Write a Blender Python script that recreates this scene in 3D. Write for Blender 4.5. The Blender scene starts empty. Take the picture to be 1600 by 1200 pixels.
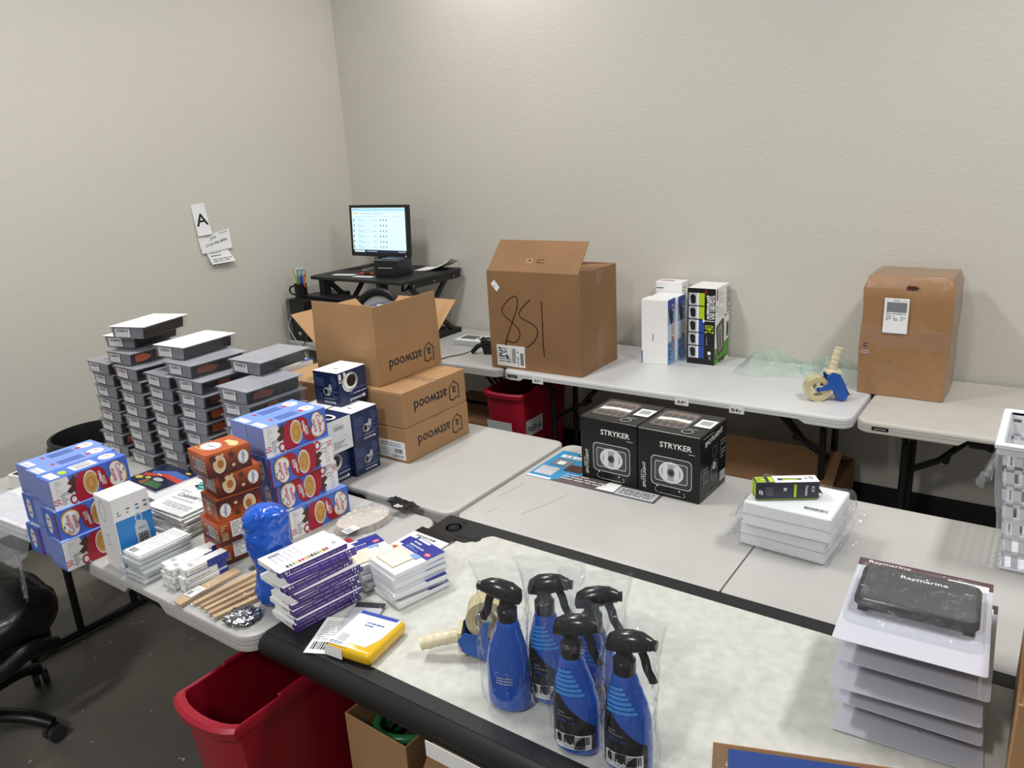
import bpy, bmesh, math, random
from mathutils import Vector, Matrix, noise
random.seed(11)
S = bpy.context.scene
COL = S.collection
R_ = math.radians

# ---------------------------------------------------------------- camera
def set_camera():
    yaw, pitch, roll, f = 0.628164, 0.296079, -0.056614, 1200.757
    cy, sy, cp, sp = math.cos(yaw), math.sin(yaw), math.cos(pitch), math.sin(pitch)
    fw = Vector((-sy*cp, cy*cp, -sp)); r = Vector((cy, sy, 0)); u = r.cross(fw)
    c, s = math.cos(roll), math.sin(roll)
    X = c*r + s*u; Y = -s*r + c*u; Z = -fw
    cam = bpy.data.cameras.new('camera'); cam.sensor_width = 36; cam.lens = f/1600*36
    cam.clip_start = .02
    o = bpy.data.objects.new('camera', cam); COL.objects.link(o)
    m = Matrix((X, Y, Z)).transposed().to_4x4(); m.translation = Vector((4.28172, -4.04177, 1.89720))
    o.matrix_world = m; S.camera = o
set_camera()

# ---------------------------------------------------------------- world, lamps, exposure
S.view_settings.view_transform = 'Standard'; S.view_settings.look = 'None'
S.view_settings.gamma = 1; S.view_settings.use_curve_mapping = False
S.view_settings.exposure = 0.36
S.cycles.transparent_max_bounces = 24
W = bpy.data.worlds.new('world'); S.world = W; W.use_nodes = True
W.node_tree.nodes['Background'].inputs[0].default_value = (0.93, 0.96, 1.0, 1)
W.node_tree.nodes['Background'].inputs[1].default_value = 0.26
LAMP_Z = 3.62
LAMPS = [(1.95, -2.6, 46), (4.95, -1.75, 47), (3.3, -5.6, 66), (1.45, -.55, 15)]
for (lx, ly, e) in LAMPS:
    l = bpy.data.lights.new('ceiling_light', 'AREA'); l.shape = 'RECTANGLE'; l.size = .28; l.size_y = .75
    l.energy = e; l.color = (1.0, .985, .96)
    o = bpy.data.objects.new('ceiling_light', l); COL.objects.link(o); o.location = (lx, ly, LAMP_Z)

# ---------------------------------------------------------------- materials
def lin(c):
    return tuple((v/255/12.92 if v/255 <= .04045 else ((v/255+.055)/1.055)**2.4) for v in c)
_m = {}
def mat(name, rgb=None, rough=.5, metal=0., var=0., scale=8., bump=0., bscale=60., spec=.5, coat=0., trans=0., emit=0., var2=None, vscale2=30, alpha=None):
    if name in _m: return _m[name]
    m = bpy.data.materials.new(name); m.use_nodes = True; nt = m.node_tree; n = nt.nodes; L = nt.links
    b = n['Principled BSDF']; c = lin(rgb)
    b.inputs['Base Color'].default_value = (*c, 1); b.inputs['Roughness'].default_value = rough
    b.inputs['Metallic'].default_value = metal; b.inputs['Specular IOR Level'].default_value = spec
    b.inputs['Coat Weight'].default_value = coat; b.inputs['Transmission Weight'].default_value = trans
    if emit:
        b.inputs['Emission Color'].default_value = (*c, 1); b.inputs['Emission Strength'].default_value = emit
    if var or bump:
        tc = n.new('ShaderNodeTexCoord')
    if var:
        t = n.new('ShaderNodeTexNoise'); t.inputs['Scale'].default_value = scale; t.inputs['Detail'].default_value = 6
        L.new(tc.outputs['Object'], t.inputs['Vector'])
        mr = n.new('ShaderNodeMapRange'); mr.inputs[1].default_value = .3; mr.inputs[2].default_value = .7
        mr.inputs[3].default_value = 0; mr.inputs[4].default_value = 1
        L.new(t.outputs['Fac'], mr.inputs[0])
        mx = n.new('ShaderNodeMix'); mx.data_type = 'RGBA'
        mx.inputs[6].default_value = (*[v*(1-var) for v in c], 1)
        c2 = lin(var2) if var2 else [min(1, v*(1+var)) for v in c]
        mx.inputs[7].default_value = (*c2, 1)
        L.new(mr.outputs[0], mx.inputs[0]); L.new(mx.outputs[2], b.inputs['Base Color'])
    if bump:
        t = n.new('ShaderNodeTexNoise'); t.inputs['Scale'].default_value = bscale; t.inputs['Detail'].default_value = 4
        L.new(tc.outputs['Object'], t.inputs['Vector'])
        bp = n.new('ShaderNodeBump'); bp.inputs['Strength'].default_value = bump; bp.inputs['Distance'].default_value = .01
        L.new(t.outputs['Fac'], bp.inputs['Height']); L.new(bp.outputs[0], b.inputs['Normal'])
    _m[name] = m; return m

def film(name, tint=(1, 1, 1), haze=.06, rough=.08, gloss=1.0, hz=(235, 238, 242)):
    """thin clear plastic: transparent + fresnel gloss + a little white haze"""
    if name in _m: return _m[name]
    m = bpy.data.materials.new(name); m.use_nodes = True; nt = m.node_tree; n = nt.nodes; L = nt.links
    n.remove(n['Principled BSDF']); out = n['Material Output']
    tr = n.new('ShaderNodeBsdfTransparent'); tr.inputs[0].default_value = (*tint, 1)
    df = n.new('ShaderNodeBsdfDiffuse'); df.inputs[0].default_value = (*lin(hz), 1)
    gl = n.new('ShaderNodeBsdfGlossy'); gl.inputs['Roughness'].default_value = rough
    fr = n.new('ShaderNodeLayerWeight'); fr.inputs['Blend'].default_value = .5
    pw_ = n.new('ShaderNodeMath'); pw_.operation = 'POWER'; pw_.inputs[1].default_value = 4
    mu = n.new('ShaderNodeMath'); mu.operation = 'MULTIPLY_ADD'; mu.inputs[1].default_value = .45*gloss; mu.inputs[2].default_value = .03*gloss
    mx = n.new('ShaderNodeMixShader'); mx.inputs[0].default_value = haze
    m2 = n.new('ShaderNodeMixShader')
    L.new(tr.outputs[0], mx.inputs[1]); L.new(df.outputs[0], mx.inputs[2])
    L.new(fr.outputs['Facing'], pw_.inputs[0]); L.new(pw_.outputs[0], mu.inputs[0]); L.new(mu.outputs[0], m2.inputs[0])
    L.new(mx.outputs[0], m2.inputs[1]); L.new(gl.outputs[0], m2.inputs[2]); L.new(m2.outputs[0], out.inputs[0])
    tc = n.new('ShaderNodeTexCoord'); t = n.new('ShaderNodeTexNoise'); t.inputs['Scale'].default_value = 38; t.inputs['Detail'].default_value = 3
    mp = n.new('ShaderNodeMapping'); mp.inputs['Scale'].default_value = (1, 1, .35); mp.inputs['Rotation'].default_value = (.25, .2, 0)
    bp = n.new('ShaderNodeBump'); bp.inputs['Strength'].default_value = 1; bp.inputs['Distance'].default_value = .02
    L.new(tc.outputs['Object'], mp.inputs[0]); L.new(mp.outputs[0], t.inputs['Vector']); L.new(t.outputs['Fac'], bp.inputs['Height'])
    L.new(bp.outputs[0], gl.inputs['Normal'])
    _m[name] = m; return m

def grad(name, stops, axis=2, lo=0., hi=.07, rough=.35):
    """printed colour blend along an object axis"""
    if name in _m: return _m[name]
    m = bpy.data.materials.new(name); m.use_nodes = True; nt = m.node_tree; n = nt.nodes; L = nt.links
    b = n['Principled BSDF']; b.inputs['Roughness'].default_value = rough
    tc = n.new('ShaderNodeTexCoord'); sp = n.new('ShaderNodeSeparateXYZ'); mr = n.new('ShaderNodeMapRange')
    mr.inputs[1].default_value = lo; mr.inputs[2].default_value = hi
    cr = n.new('ShaderNodeValToRGB')
    while len(cr.color_ramp.elements) < len(stops): cr.color_ramp.elements.new(.5)
    for e, (ps, c) in zip(cr.color_ramp.elements, stops): e.position = ps; e.color = (*lin(c), 1)
    L.new(tc.outputs['Object'], sp.inputs[0]); L.new(sp.outputs[axis], mr.inputs[0])
    L.new(mr.outputs[0], cr.inputs[0]); L.new(cr.outputs[0], b.inputs['Base Color'])
    _m[name] = m; return m

WHITE = mat('white_print', (238, 238, 236), .45)
BLACK = mat('black_print', (18, 18, 20), .4)
GREYP = mat('grey_print', (120, 122, 128), .5)
LGREY = mat('light_grey_print', (186, 188, 192), .5)
RED = mat('red_print', (178, 22, 40), .4)
NAVY = mat('navy_print', (24, 38, 84), .4)
BLUEP = mat('blue_print', (40, 70, 160), .4)
SKY = mat('sky_blue_print', (40, 140, 205), .4)
GOLD = mat('gold_print', (205, 160, 62), .4)
BROWNP = mat('brown_print', (70, 34, 24), .4)
ORANGEP = mat('orange_print', (205, 100, 35), .4)
LIME = mat('lime_print', (176, 205, 30), .4)
GREENP = mat('green_print', (90, 150, 50), .5)
INK = mat('marker_ink', (48, 24, 20), .5)
DBLUE = mat('ink_blue_black', (36, 36, 44), .5)
CARD = mat('cardboard', (164, 126, 86), .8, var=.07, scale=5, bump=.08, bscale=140)
CARDD = mat('cardboard_brown', (140, 104, 70), .8, var=.08, scale=5, bump=.08, bscale=140)
CARDIN = mat('cardboard_inner', (184, 146, 104), .85, var=.06, scale=6)
BPLAST = mat('black_plastic', (20, 20, 22), .38, spec=.35)
BMETAL = mat('black_metal', (20, 20, 22), .45)
BRUBBER = mat('black_rubber', (26, 26, 28), .6)
SILVER = mat('silver_plastic', (170, 172, 176), .35)
PAPER = mat('paper', (232, 232, 230), .7)
TAPE = film('clear_tape', (.97, .94, .88), .05, .15)
BAG = film('clear_bag', (.97, .98, .99), .02, .07, 1.3)
CLAM = film('clear_shell', (.95, .96, .97), .03, .06, 1.0)

# ---------------------------------------------------------------- mesh builder
class MB:
    def __init__(s): s.v = []; s.f = []; s.mi = []; s.mats = []; s.M = None
    def m(s, mt):
        if mt not in s.mats: s.mats.append(mt)
        return s.mats.index(mt)
    def add(s, vs, fs, mt):
        k = len(s.v); i = s.m(mt)
        for q in vs:
            q = Vector(q); s.v.append(s.M @ q if s.M else q)
        for f in fs: s.f.append([k+a for a in f]); s.mi.append(i)
        return s
    def box(s, x0, x1, y0, y1, z0, z1, mt, tx=0, ty=0):
        """tx, ty: how much the bottom is pulled in"""
        s.add([(x0+tx, y0+ty, z0), (x1-tx, y0+ty, z0), (x1-tx, y1-ty, z0), (x0+tx, y1-ty, z0), (x0, y0, z1), (x1, y0, z1), (x1, y1, z1), (x0, y1, z1)],
              [(0, 3, 2, 1), (4, 5, 6, 7), (0, 1, 5, 4), (1, 2, 6, 5), (2, 3, 7, 6), (3, 0, 4, 7)], mt); return s
    def prism(s, pts, z0, z1, mt, flip=False):
        n = len(pts)
        vs = [(x, y, z0) for x, y in pts]+[(x, y, z1) for x, y in pts]
        fs = [tuple(range(n-1, -1, -1)), tuple(range(n, 2*n))]+[(i, (i+1) % n, n+(i+1) % n, n+i) for i in range(n)]
        s.add(vs, fs, mt); return s
    def rings(s, rings, mt, cap0=True, cap1=True, closed=False):
        n = len(rings[0]); vs = [p for r in rings for p in r]; fs = []
        m = len(rings)
        for j in range(m if closed else m-1):
            a = j*n; b = ((j+1) % m)*n
            for i in range(n): fs.append((a+i, a+(i+1) % n, b+(i+1) % n, b+i))
        if not closed:
            if cap0: fs.append(tuple(range(n-1, -1, -1)))
            if cap1: fs.append(tuple(range((m-1)*n, m*n)))
        s.add(vs, fs, mt); return s
    def lathe(s, prof, mt, n=20, sx=1, sy=1, c=(0, 0, 0), cap=True):
        rr = [[(c[0]+r*sx*math.cos(2*math.pi*i/n), c[1]+r*sy*math.sin(2*math.pi*i/n), c[2]+z) for i in range(n)] for r, z in prof]
        s.rings(rr, mt, cap, cap); return s
    def tube(s, path, r, mt, n=8, closed=False, ry=None):
        P = [Vector(p) for p in path]; rr = []; prev = None
        for i, q in enumerate(P):
            if closed: d = P[(i+1) % len(P)]-P[i-1]
            else: d = P[min(i+1, len(P)-1)]-P[max(i-1, 0)]
            d.normalize()
            a = Vector((0, 0, 1)) if abs(d.z) < .9 else Vector((1, 0, 0))
            x = d.cross(a).normalized()
            if prev is not None and x.dot(prev) < 0 and not closed: x = -x
            prev = x; y = x.cross(d)
            rad = r[i] if isinstance(r, (list, tuple)) else r
            r2 = rad if ry is None else ry
            rr.append([q+x*math.cos(2*math.pi*k/n)*rad+y*math.sin(2*math.pi*k/n)*r2 for k in range(n)])
        s.rings(rr, mt, closed=closed); return s
    def cyl(s, a, b, r, mt, n=16, r2=None):
        a = Vector(a); b = Vector(b); d = (b-a).normalized()
        k = Vector((0, 0, 1)) if abs(d.z) < .9 else Vector((1, 0, 0)); x = d.cross(k).normalized(); y = x.cross(d)
        r2 = r if r2 is None else r2
        s.rings([[q+(x*math.cos(2*math.pi*i/n)+y*math.sin(2*math.pi*i/n))*q_r for i in range(n)] for q, q_r in ((a, r), (b, r2))], mt); return s
    def grid(s, f, nu, nv, mt):
        vs = [f(i/nu, j/nv) for j in range(nv+1) for i in range(nu+1)]
        fs = [(j*(nu+1)+i, j*(nu+1)+i+1, (j+1)*(nu+1)+i+1, (j+1)*(nu+1)+i) for j in range(nv) for i in range(nu)]
        s.add(vs, fs, mt); return s
    def mesh(s, name, smooth=None, bevel=0, seg=1, fix=True):
        me = bpy.data.meshes.new(name); me.from_pydata([tuple(q) for q in s.v], [], s.f)
        for mt in s.mats: me.materials.append(mt)
        me.polygons.foreach_set('material_index', s.mi)
        if bevel or fix:
            bm = bmesh.new(); bm.from_mesh(me)
            if fix: bmesh.ops.recalc_face_normals(bm, faces=bm.faces)
            if bevel: bmesh.ops.bevel(bm, geom=bm.edges[:], offset=bevel, segments=seg, affect='EDGES', profile=.7)
            bm.to_mesh(me); bm.free()
        if smooth is not None:
            me.polygons.foreach_set('use_smooth', [True]*len(me.polygons)); me.set_sharp_from_angle(angle=R_(smooth))
        me.update(); return me
    def build(s, name, parent=None, smooth=None, bevel=0, seg=1, fix=True):
        return ob(name, s.mesh(name, smooth, bevel, seg, fix), parent)

def ob(name, me, parent=None, loc=None, rot=None):
    o = bpy.data.objects.new(name, me); COL.objects.link(o)
    if parent is not None: o.parent = parent
    if loc: o.location = loc
    if rot: o.rotation_euler = rot
    return o
def tag(o, label, cat, group=None):
    o['label'] = label; o['category'] = cat
    if group: o['group'] = group
    return o
def thing(name, label, cat, loc=(0, 0, 0), rz=0., group=None, rot=None):
    o = bpy.data.objects.new(name, None); COL.objects.link(o); o.empty_display_size = .05
    o.location = loc; o.rotation_euler = rot if rot else (0, 0, R_(rz)); return tag(o, label, cat, group)
def struct(o):
    o['kind'] = 'structure'; return o
ORD = ['', 'top', 'second', 'third', 'fourth', 'fifth', 'sixth', 'seventh', 'eighth', 'ninth', 'tenth', 'eleventh', 'twelfth', 'thirteenth', 'fourteenth']

# ---------------------------------------------------------------- flat print
_tx = {}
def text2d(s):
    if s in _tx: return _tx[s]
    c = bpy.data.curves.new('t', 'FONT'); c.body = s; c.resolution_u = 2; c.size = 1; c.offset = .012
    o = bpy.data.objects.new('t', c); COL.objects.link(o)
    dg = bpy.context.evaluated_depsgraph_get(); dg.update()
    me = bpy.data.meshes.new_from_object(o.evaluated_get(dg))
    vs = [(v.co.x, v.co.y) for v in me.vertices]; fs = [tuple(p.vertices) for p in me.polygons]
    bpy.data.objects.remove(o); bpy.data.curves.remove(c); bpy.data.meshes.remove(me)
    x0 = min(v[0] for v in vs); x1 = max(v[0] for v in vs); y0 = min(v[1] for v in vs); y1 = max(v[1] for v in vs)
    vs = [(x-(x0+x1)/2, y-(y0+y1)/2) for x, y in vs]
    _tx[s] = (vs, fs, x1-x0, y1-y0); return _tx[s]
def frame(o, u, v, w, h):
    o = Vector(o); u = Vector(u); v = Vector(v); n = u.cross(v)
    return (lambda x, y, k: o+u*(x*w)+v*(y*h)+n*k), w, h
def prmesh(fr, items, name='printed_design', step=.00012, base=.0005):
    f, W_, H_ = fr; mb = MB(); k = base
    for it in items:
        t = it[0]; k += step
        if t == 'r':
            _, x0, y0, x1, y1, m = it
            mb.add([f(x0, y0, k), f(x1, y0, k), f(x1, y1, k), f(x0, y1, k)], [(0, 1, 2, 3)], m)
        elif t == 'p':
            mb.add([f(x, y, k) for x, y in it[1]], [tuple(range(len(it[1])))], it[2])
        elif t == 'e':
            _, cx, cy, rx, ry, m = it; n = 20
            mb.add([f(cx+rx*math.cos(2*math.pi*i/n), cy+ry*math.sin(2*math.pi*i/n), k) for i in range(n)], [tuple(range(n))], m)
        elif t == 'star':
            _, cx, cy, rx, ry, m = it; n = 32
            mb.add([f(cx+rx*(1 if i % 2 else .84)*math.cos(2*math.pi*i/n), cy+ry*(1 if i % 2 else .84)*math.sin(2*math.pi*i/n), k) for i in range(n)], [tuple(range(n))], m)
        elif t == 'ring':
            _, cx, cy, rx, ry, th, m = it; n = 24
            vs = [f(cx+rx*q*math.cos(2*math.pi*i/n), cy+ry*q*math.sin(2*math.pi*i/n), k) for q in (1, 1-th) for i in range(n)]
            mb.add(vs, [(i, (i+1) % n, n+(i+1) % n, n+i) for i in range(n)], m)
        elif t == 't':
            s, cx, cy, h, m = it[1:6]; rot = it[6] if len(it) > 6 else 0; wm = it[7] if len(it) > 7 else None
            vs, fs, tw, th = text2d(s); sc = h*H_/th; sx = (wm/tw if wm else sc)
            # wm: width in metres along the text
            c, q = math.cos(R_(rot)), math.sin(R_(rot))
            pts = []
            for x, y in vs:
                x *= sx; y *= sc; pts.append(f(cx+(x*c-y*q)/W_, cy+(x*q+y*c)/H_, k))
            mb.add(pts, fs, m)
        elif t == 'bar':
            _, x0, y0, x1, y1, m, n = it; x = x0; rr = random.Random(n)
            while x < x1-1e-6:
                w = (x1-x0)/n*rr.choice((.5, .8, 1.2)); mb.add([f(x, y0, k), f(min(x+w, x1), y0, k), f(min(x+w, x1), y1, k), f(x, y1, k)], [(0, 1, 2, 3)], m)
                x += w+(x1-x0)/n*rr.choice((.5, .8))
        elif t == 'ln':
            _, x0, y0, x1, y1, m, n = it; rr = random.Random(n*7+int(x0*100))
            for j in range(n):
                yy = y0+(y1-y0)*(j+.25)/n; hh = (y1-y0)/n*.45; x = x0
                while x < x1-.01*(x1-x0):
                    w = (x1-x0)*rr.uniform(.08, .3); e = min(x+w, x1)
                    mb.add([f(x, yy, k), f(e, yy, k), f(e, yy+hh, k), f(x, yy+hh, k)], [(0, 1, 2, 3)], m); x = e+(x1-x0)*.04
                    if rr.random() < .12: break
        elif t == 's':
            _, pts, w, m = it; P = [Vector((x*W_, y*H_)) for x, y in pts]; a = []; b = []
            for i in range(len(P)):
                d = (P[min(i+1, len(P)-1)]-P[max(i-1, 0)]); d = d.normalized() if d.length else Vector((1, 0)); nn = Vector((-d.y, d.x))*w/2
                a.append(P[i]+nn); b.append(P[i]-nn)
            vs = [f(q.x/W_, q.y/H_, k) for q in a+b]; n = len(P)
            mb.add(vs, [(i, n+i, n+i+1, i+1) for i in range(n-1)], m)
    return mb.mesh(name, fix=False)
def spline(pts, n=6):
    out = []
    for i in range(len(pts)-1):
        p0 = pts[max(i-1, 0)]; p1 = pts[i]; p2 = pts[i+1]; p3 = pts[min(i+2, len(pts)-1)]
        for j in range(n):
            t = j/n
            out.append(tuple(.5*((2*p1[a])+(-p0[a]+p2[a])*t+(2*p0[a]-5*p1[a]+4*p2[a]-p3[a])*t*t+(-p0[a]+3*p1[a]-3*p2[a]+p3[a])*t**3) for a in range(len(p1))))
    out.append(tuple(pts[-1])); return out
# a box stands with its near corner (largest x, smallest y) at local 0,0: x in [-w,0], y in [0,d]
def fR(w, d, h): return frame((0, 0, 0), (0, 1, 0), (0, 0, 1), d, h)
def fL(w, d, h): return frame((-w, 0, 0), (1, 0, 0), (0, 0, 1), w, h)
def fT(w, d, h): return frame((-w, 0, h), (1, 0, 0), (0, 1, 0), w, d)
def flip(items):
    """the same design turned half round"""
    out = []
    for it in items:
        t = it[0]
        if t in ('r', 'bar', 'ln'): out.append((t, 1-it[3], 1-it[4], 1-it[1], 1-it[2])+tuple(it[5:]))
        elif t in ('e', 'ring', 'star'): out.append((t, 1-it[1], 1-it[2])+tuple(it[3:]))
        elif t == 'p': out.append((t, [(1-x, 1-y) for x, y in it[1]], it[2]))
        elif t == 's': out.append((t, [(1-x, 1-y) for x, y in it[1]], it[2], it[3]))
        elif t == 't': out.append((t, it[1], 1-it[2], 1-it[3], it[4], it[5], (it[6] if len(it) > 6 else 0)+180)+tuple(it[7:]))
    return out
def retail(name, label, cat, near, w, d, h, body, rz=0, group=None, R=None, L=None, T=None, bevel=.0012, lid=None, cache={}, key=None):
    """a closed printed box with a lid panel whose edge stands proud"""
    t = thing(name, label, cat, near, rz, group)
    k = key
    if k and k in cache: ms = cache[k]
    else:
        ms = []
        ms.append(('carton_body', MB().box(-w, 0, 0, d, 0, h-.0012, body).mesh('carton_body', bevel=bevel)))
        ms.append(('lid_panel', MB().box(-w+.0015, -.0015, .0015, d-.0015, h-.0016, h, lid or body).mesh('lid_panel')))
        for nm, fr, its in (('printed_side', fR(w, d, h), R), ('printed_end', fL(w, d, h), L), ('printed_top', fT(w, d, h), T)):
            if its: ms.append((nm, prmesh(fr, its, nm)))
        if k: cache[k] = ms
    for nm, me in ms: ob(nm, me, t)
    return t
# ================================================================ the room
WALL = mat('wall_paint', (203, 199, 188), .52, var=.02, scale=1.3, bump=.16, bscale=60)
FLOORM = mat('concrete', (104, 100, 92), .5, var=.22, scale=2.2, bump=.12, bscale=25)
def room():
    struct(MB().box(-.15, 9, 0, .15, 0, 4.2, WALL).build('wall_back'))
    struct(MB().box(-.15, 0, -9, 0, 0, 4.2, WALL).build('wall_left'))
    struct(MB().box(-.15, 9, -9, .15, -.1, 0, FLOORM).build('floor'))
    bb = mat('baseboard_vinyl', (24, 24, 26), .45)
    struct(MB().box(0, 9, -.008, 0, 0, .125, bb).build('baseboard_back'))
    struct(MB().box(0, .008, -9, -.008, 0, .125, bb).build('baseboard_left'))
    # dried paint flecks and a dropped chip on the floor
    mb = MB(); fl = mat('paint_fleck', (178, 175, 166), .7); rr = random.Random(5)
    for i in range(330):
        x = rr.uniform(.3, 3.2); y = rr.uniform(-4.0, -2.4); a = rr.uniform(0, 3.14); s = rr.uniform(.002, .009); q = rr.uniform(.25, 1)
        c, n = math.cos(a), math.sin(a)
        mb.add([(x+s*(c*u-n*v*q), y+s*(n*u+c*v*q), .0008) for u, v in ((-1, -.6), (.3, -1), (1, .2), (.1, .9))], [(0, 1, 2, 3)], fl)
    o = mb.build('paint_flecks'); o['kind'] = 'stuff'; tag(o, 'pale dried paint flecks scattered over the concrete floor', 'paint')
room()

# ================================================================ folding tables
def rrect(x0, x1, y0, y1, r, marks=(), n=7):
    """rounded outline, counter-clockwise from the front left; marks = extra x on the front edge"""
    pts = []
    for cx, cy, a0 in ((x0+r, y0+r, 180), (x1-r, y0+r, 270), (x1-r, y1-r, 0), (x0+r, y1-r, 90)):
        for i in range(n): a = R_(a0+90*i/(n-1)); pts.append((cx+r*math.cos(a), cy+r*math.sin(a)))
        if a0 == 180:
            for m in marks: pts.append((m, y0))
    return pts
TOPM = mat('table_plastic', (180, 178, 174), .42, var=.05, scale=3.5, bump=.05, bscale=90)
TOPW = mat('table_plastic_white', (206, 207, 206), .4, var=.05, scale=3.5, bump=.05, bscale=90)
TOPB = mat('table_plastic_beige', (192, 188, 180), .42, var=.05, scale=3.5, bump=.05, bscale=90)
SCUFF = mat('table_scuff', (150, 148, 142), .6)
def legs(t, x0, x1, y0, y1, zt, ins=.165, ends=(0, 1)):
    cy = (y0+y1)/2
    for e in ends:
        x = x0+ins if e == 0 else x1-ins; s = 1 if e == 0 else -1
        for k in (-1, 1):
            MB().tube([(x, cy+k*.30, zt-.055), (x, cy+k*.22, zt-.075), (x, cy+k*.125, zt-.16), (x, cy+k*.12, zt-.3), (x, cy+k*.12, .03)], .0155, BMETAL, 10).build('leg', t, smooth=50)
        MB().tube([(x, cy-.33, .012), (x, cy-.3, .022), (x, cy+.3, .022), (x, cy+.33, .012)], .0175, BMETAL, 10).build('foot_bar', t, smooth=50)
        MB().tube([(x, cy-.12, .40), (x, cy+.12, .40)], .011, BMETAL, 8).build('crossbar', t, smooth=50)
        b = MB()
        for k in (-.018, .018): b.tube([(x, cy+k, .40), (x+s*.12, cy+k, .47), (x+s*.31, cy+k*1.8, zt-.062)], .010, BMETAL, 8)
        b.cyl((x+s*.15, cy-.03, .485), (x+s*.15, cy+.03, .485), .016, BMETAL, 12)
        b.build('brace', t, smooth=50)
def folding_table(label, x0, x1, y0, y1, zt=.742, m=TOPM, ends=(0, 1), fold=None, marks=True, r=.06, plate=None, notches=None):
    t = thing('folding_table', label, 'table', (0, 0, 0))
    thin = notches is not None
    notches = notches or [(x0+.41, x0+.57), (x1-.57, x1-.41)] if marks else []
    mk = []
    for a, b in notches: mk += [a-.03, a, b, b+.03]
    pts = rrect(x0, x1, y0, y1, r, mk)
    prof = [(-.024, 0), (-.012, -.0005), (-.003, -.004), (0, -.010), (0, -.017), (-.003, -.019), (0, -.021), (0, -.030), (-.003, -.032), (0, -.034), (0, -.046), (-.004, -.05), (-.014, -.05), (-.014, -.018)]
    cx, cy = (x0+x1)/2, (y0+y1)/2; rr = []
    for off, z in prof:
        ring = []
        for x, y in pts:
            # pull inward by off
            dx = max(abs(x-cx)-((x1-x0)/2-r), 0); dy = max(abs(y-cy)-((y1-y0)/2-r), 0); L = math.hypot(dx, dy) or 1
            nx = dx/L*(1 if x > cx else -1); ny = dy/L*(1 if y > cy else -1)
            zz = z
            if abs(y-y0) < 1e-6 and any(a-1e-6 <= x <= b+1e-6 for a, b in notches): zz = max(z, -.030 if thin else -.021)
            ring.append((x+nx*off, y+ny*off, zt+zz))
        rr.append(ring)
    rr[-1] = [(x, y, zt-.018) for x, y, z in rr[-1]]
    MB().rings(rr, m).build('table_top', t, smooth=40)
    if fold is not None:
        MB().box(fold-.0022, fold+.0022, y0+.006, y1-.006, zt-.004, zt+.0004, mat('fold_seam', (74, 66, 64), .7)).build('fold_seam', t)
    for a, b in ([] if thin else notches):
        nb = MB().box(a+.005, b-.005, y0+.012, y0+.09, zt-.055, zt-.02, BPLAST); nb.cyl(((a+b)/2, y0+.03, zt-.05), ((a+b)/2, y0+.06, zt-.05), .02, BMETAL, 10)
        nb.build('leg_bracket', t, bevel=.004)
    if plate:
        px = plate
        pb = MB().box(px-.032, px+.032, y0-.0015, y0+.001, zt-.034, zt-.019, BPLAST).build('maker_plate', t, bevel=.0006)
        ob('plate_lettering', prmesh(frame((px-.03, y0-.0015, zt-.034), (1, 0, 0), (0, 0, 1), .06, .015), [('t', 'LIFETIME', .5, .5, .4, LGREY, 0, .045)], 'plate_lettering'), pb)
    legs(t, x0, x1, y0, y1, zt, ends=ends)
    return t
def sticker(t, txt, x, y0, zt):
    b = MB().box(x-.034, x+.034, y0-.0014, y0-.0002, zt-.047, zt-.016, PAPER).build('shelf_sticker', t)
    ob('sticker_lettering', prmesh(frame((x-.034, y0-.0014, zt-.047), (1, 0, 0), (0, 0, 1), .068, .031), [('t', txt, .48, .5, .52, BLACK, 0, .045)], 'sticker_lettering'), b)
tD = folding_table('grey folding table in the corner carrying the computer riser', .02, 1.835, -.78, -.025, .738)
tA = folding_table('white folding table along the wall with A3 and B4 stickers on its edge', 1.85, 3.655, -.79, -.02, .742, TOPW, plate=1.925, notches=[(2.0, 3.44)])
for tx, x in (('A3^', 2.09), ('A4^', 2.905), ('B4v', 3.17)): sticker(tA, tx, x, -.79, .742)
tB = folding_table('beige folding table along the wall at the far right', 3.668, 5.49, -.775, -.02, .740, TOPB, plate=3.765)
t1 = folding_table('grey folding table holding the upside-down brown cartons', .89, 2.722, -2.29, -1.54, .742, r=.045)
t2 = folding_table('grey fold-in-half table holding the two black lamp boxes', 2.735, 4.57, -2.29, -1.545, .740, fold=3.652, marks=False, r=.045)
t0 = folding_table('grey folding table at the left crowded with creamer boxes and pads', .89, 2.722, -3.095, -2.335, .742)
# scuffs on the tops that have them
mb = MB()
for a, b in (((2.78, -2.10), (2.80, -1.97)), ((2.93, -2.17), (2.99, -1.97)), ((2.82, -2.22), (2.83, -2.17))):
    P = [Vector((a[0]+(b[0]-a[0])*i/8, a[1]+(b[1]-a[1])*i/8+.008*math.sin(i*1.1), .7406)) for i in range(9)]
    for i in range(8):
        d = (P[i+1]-P[i]).normalized(); n = Vector((-d.y, d.x, 0))*.0007
        mb.add([P[i]-n, P[i+1]-n, P[i+1]+n, P[i]+n], [(0, 1, 2, 3)], SCUFF)
mb.build('scuff_mark', t2)

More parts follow.
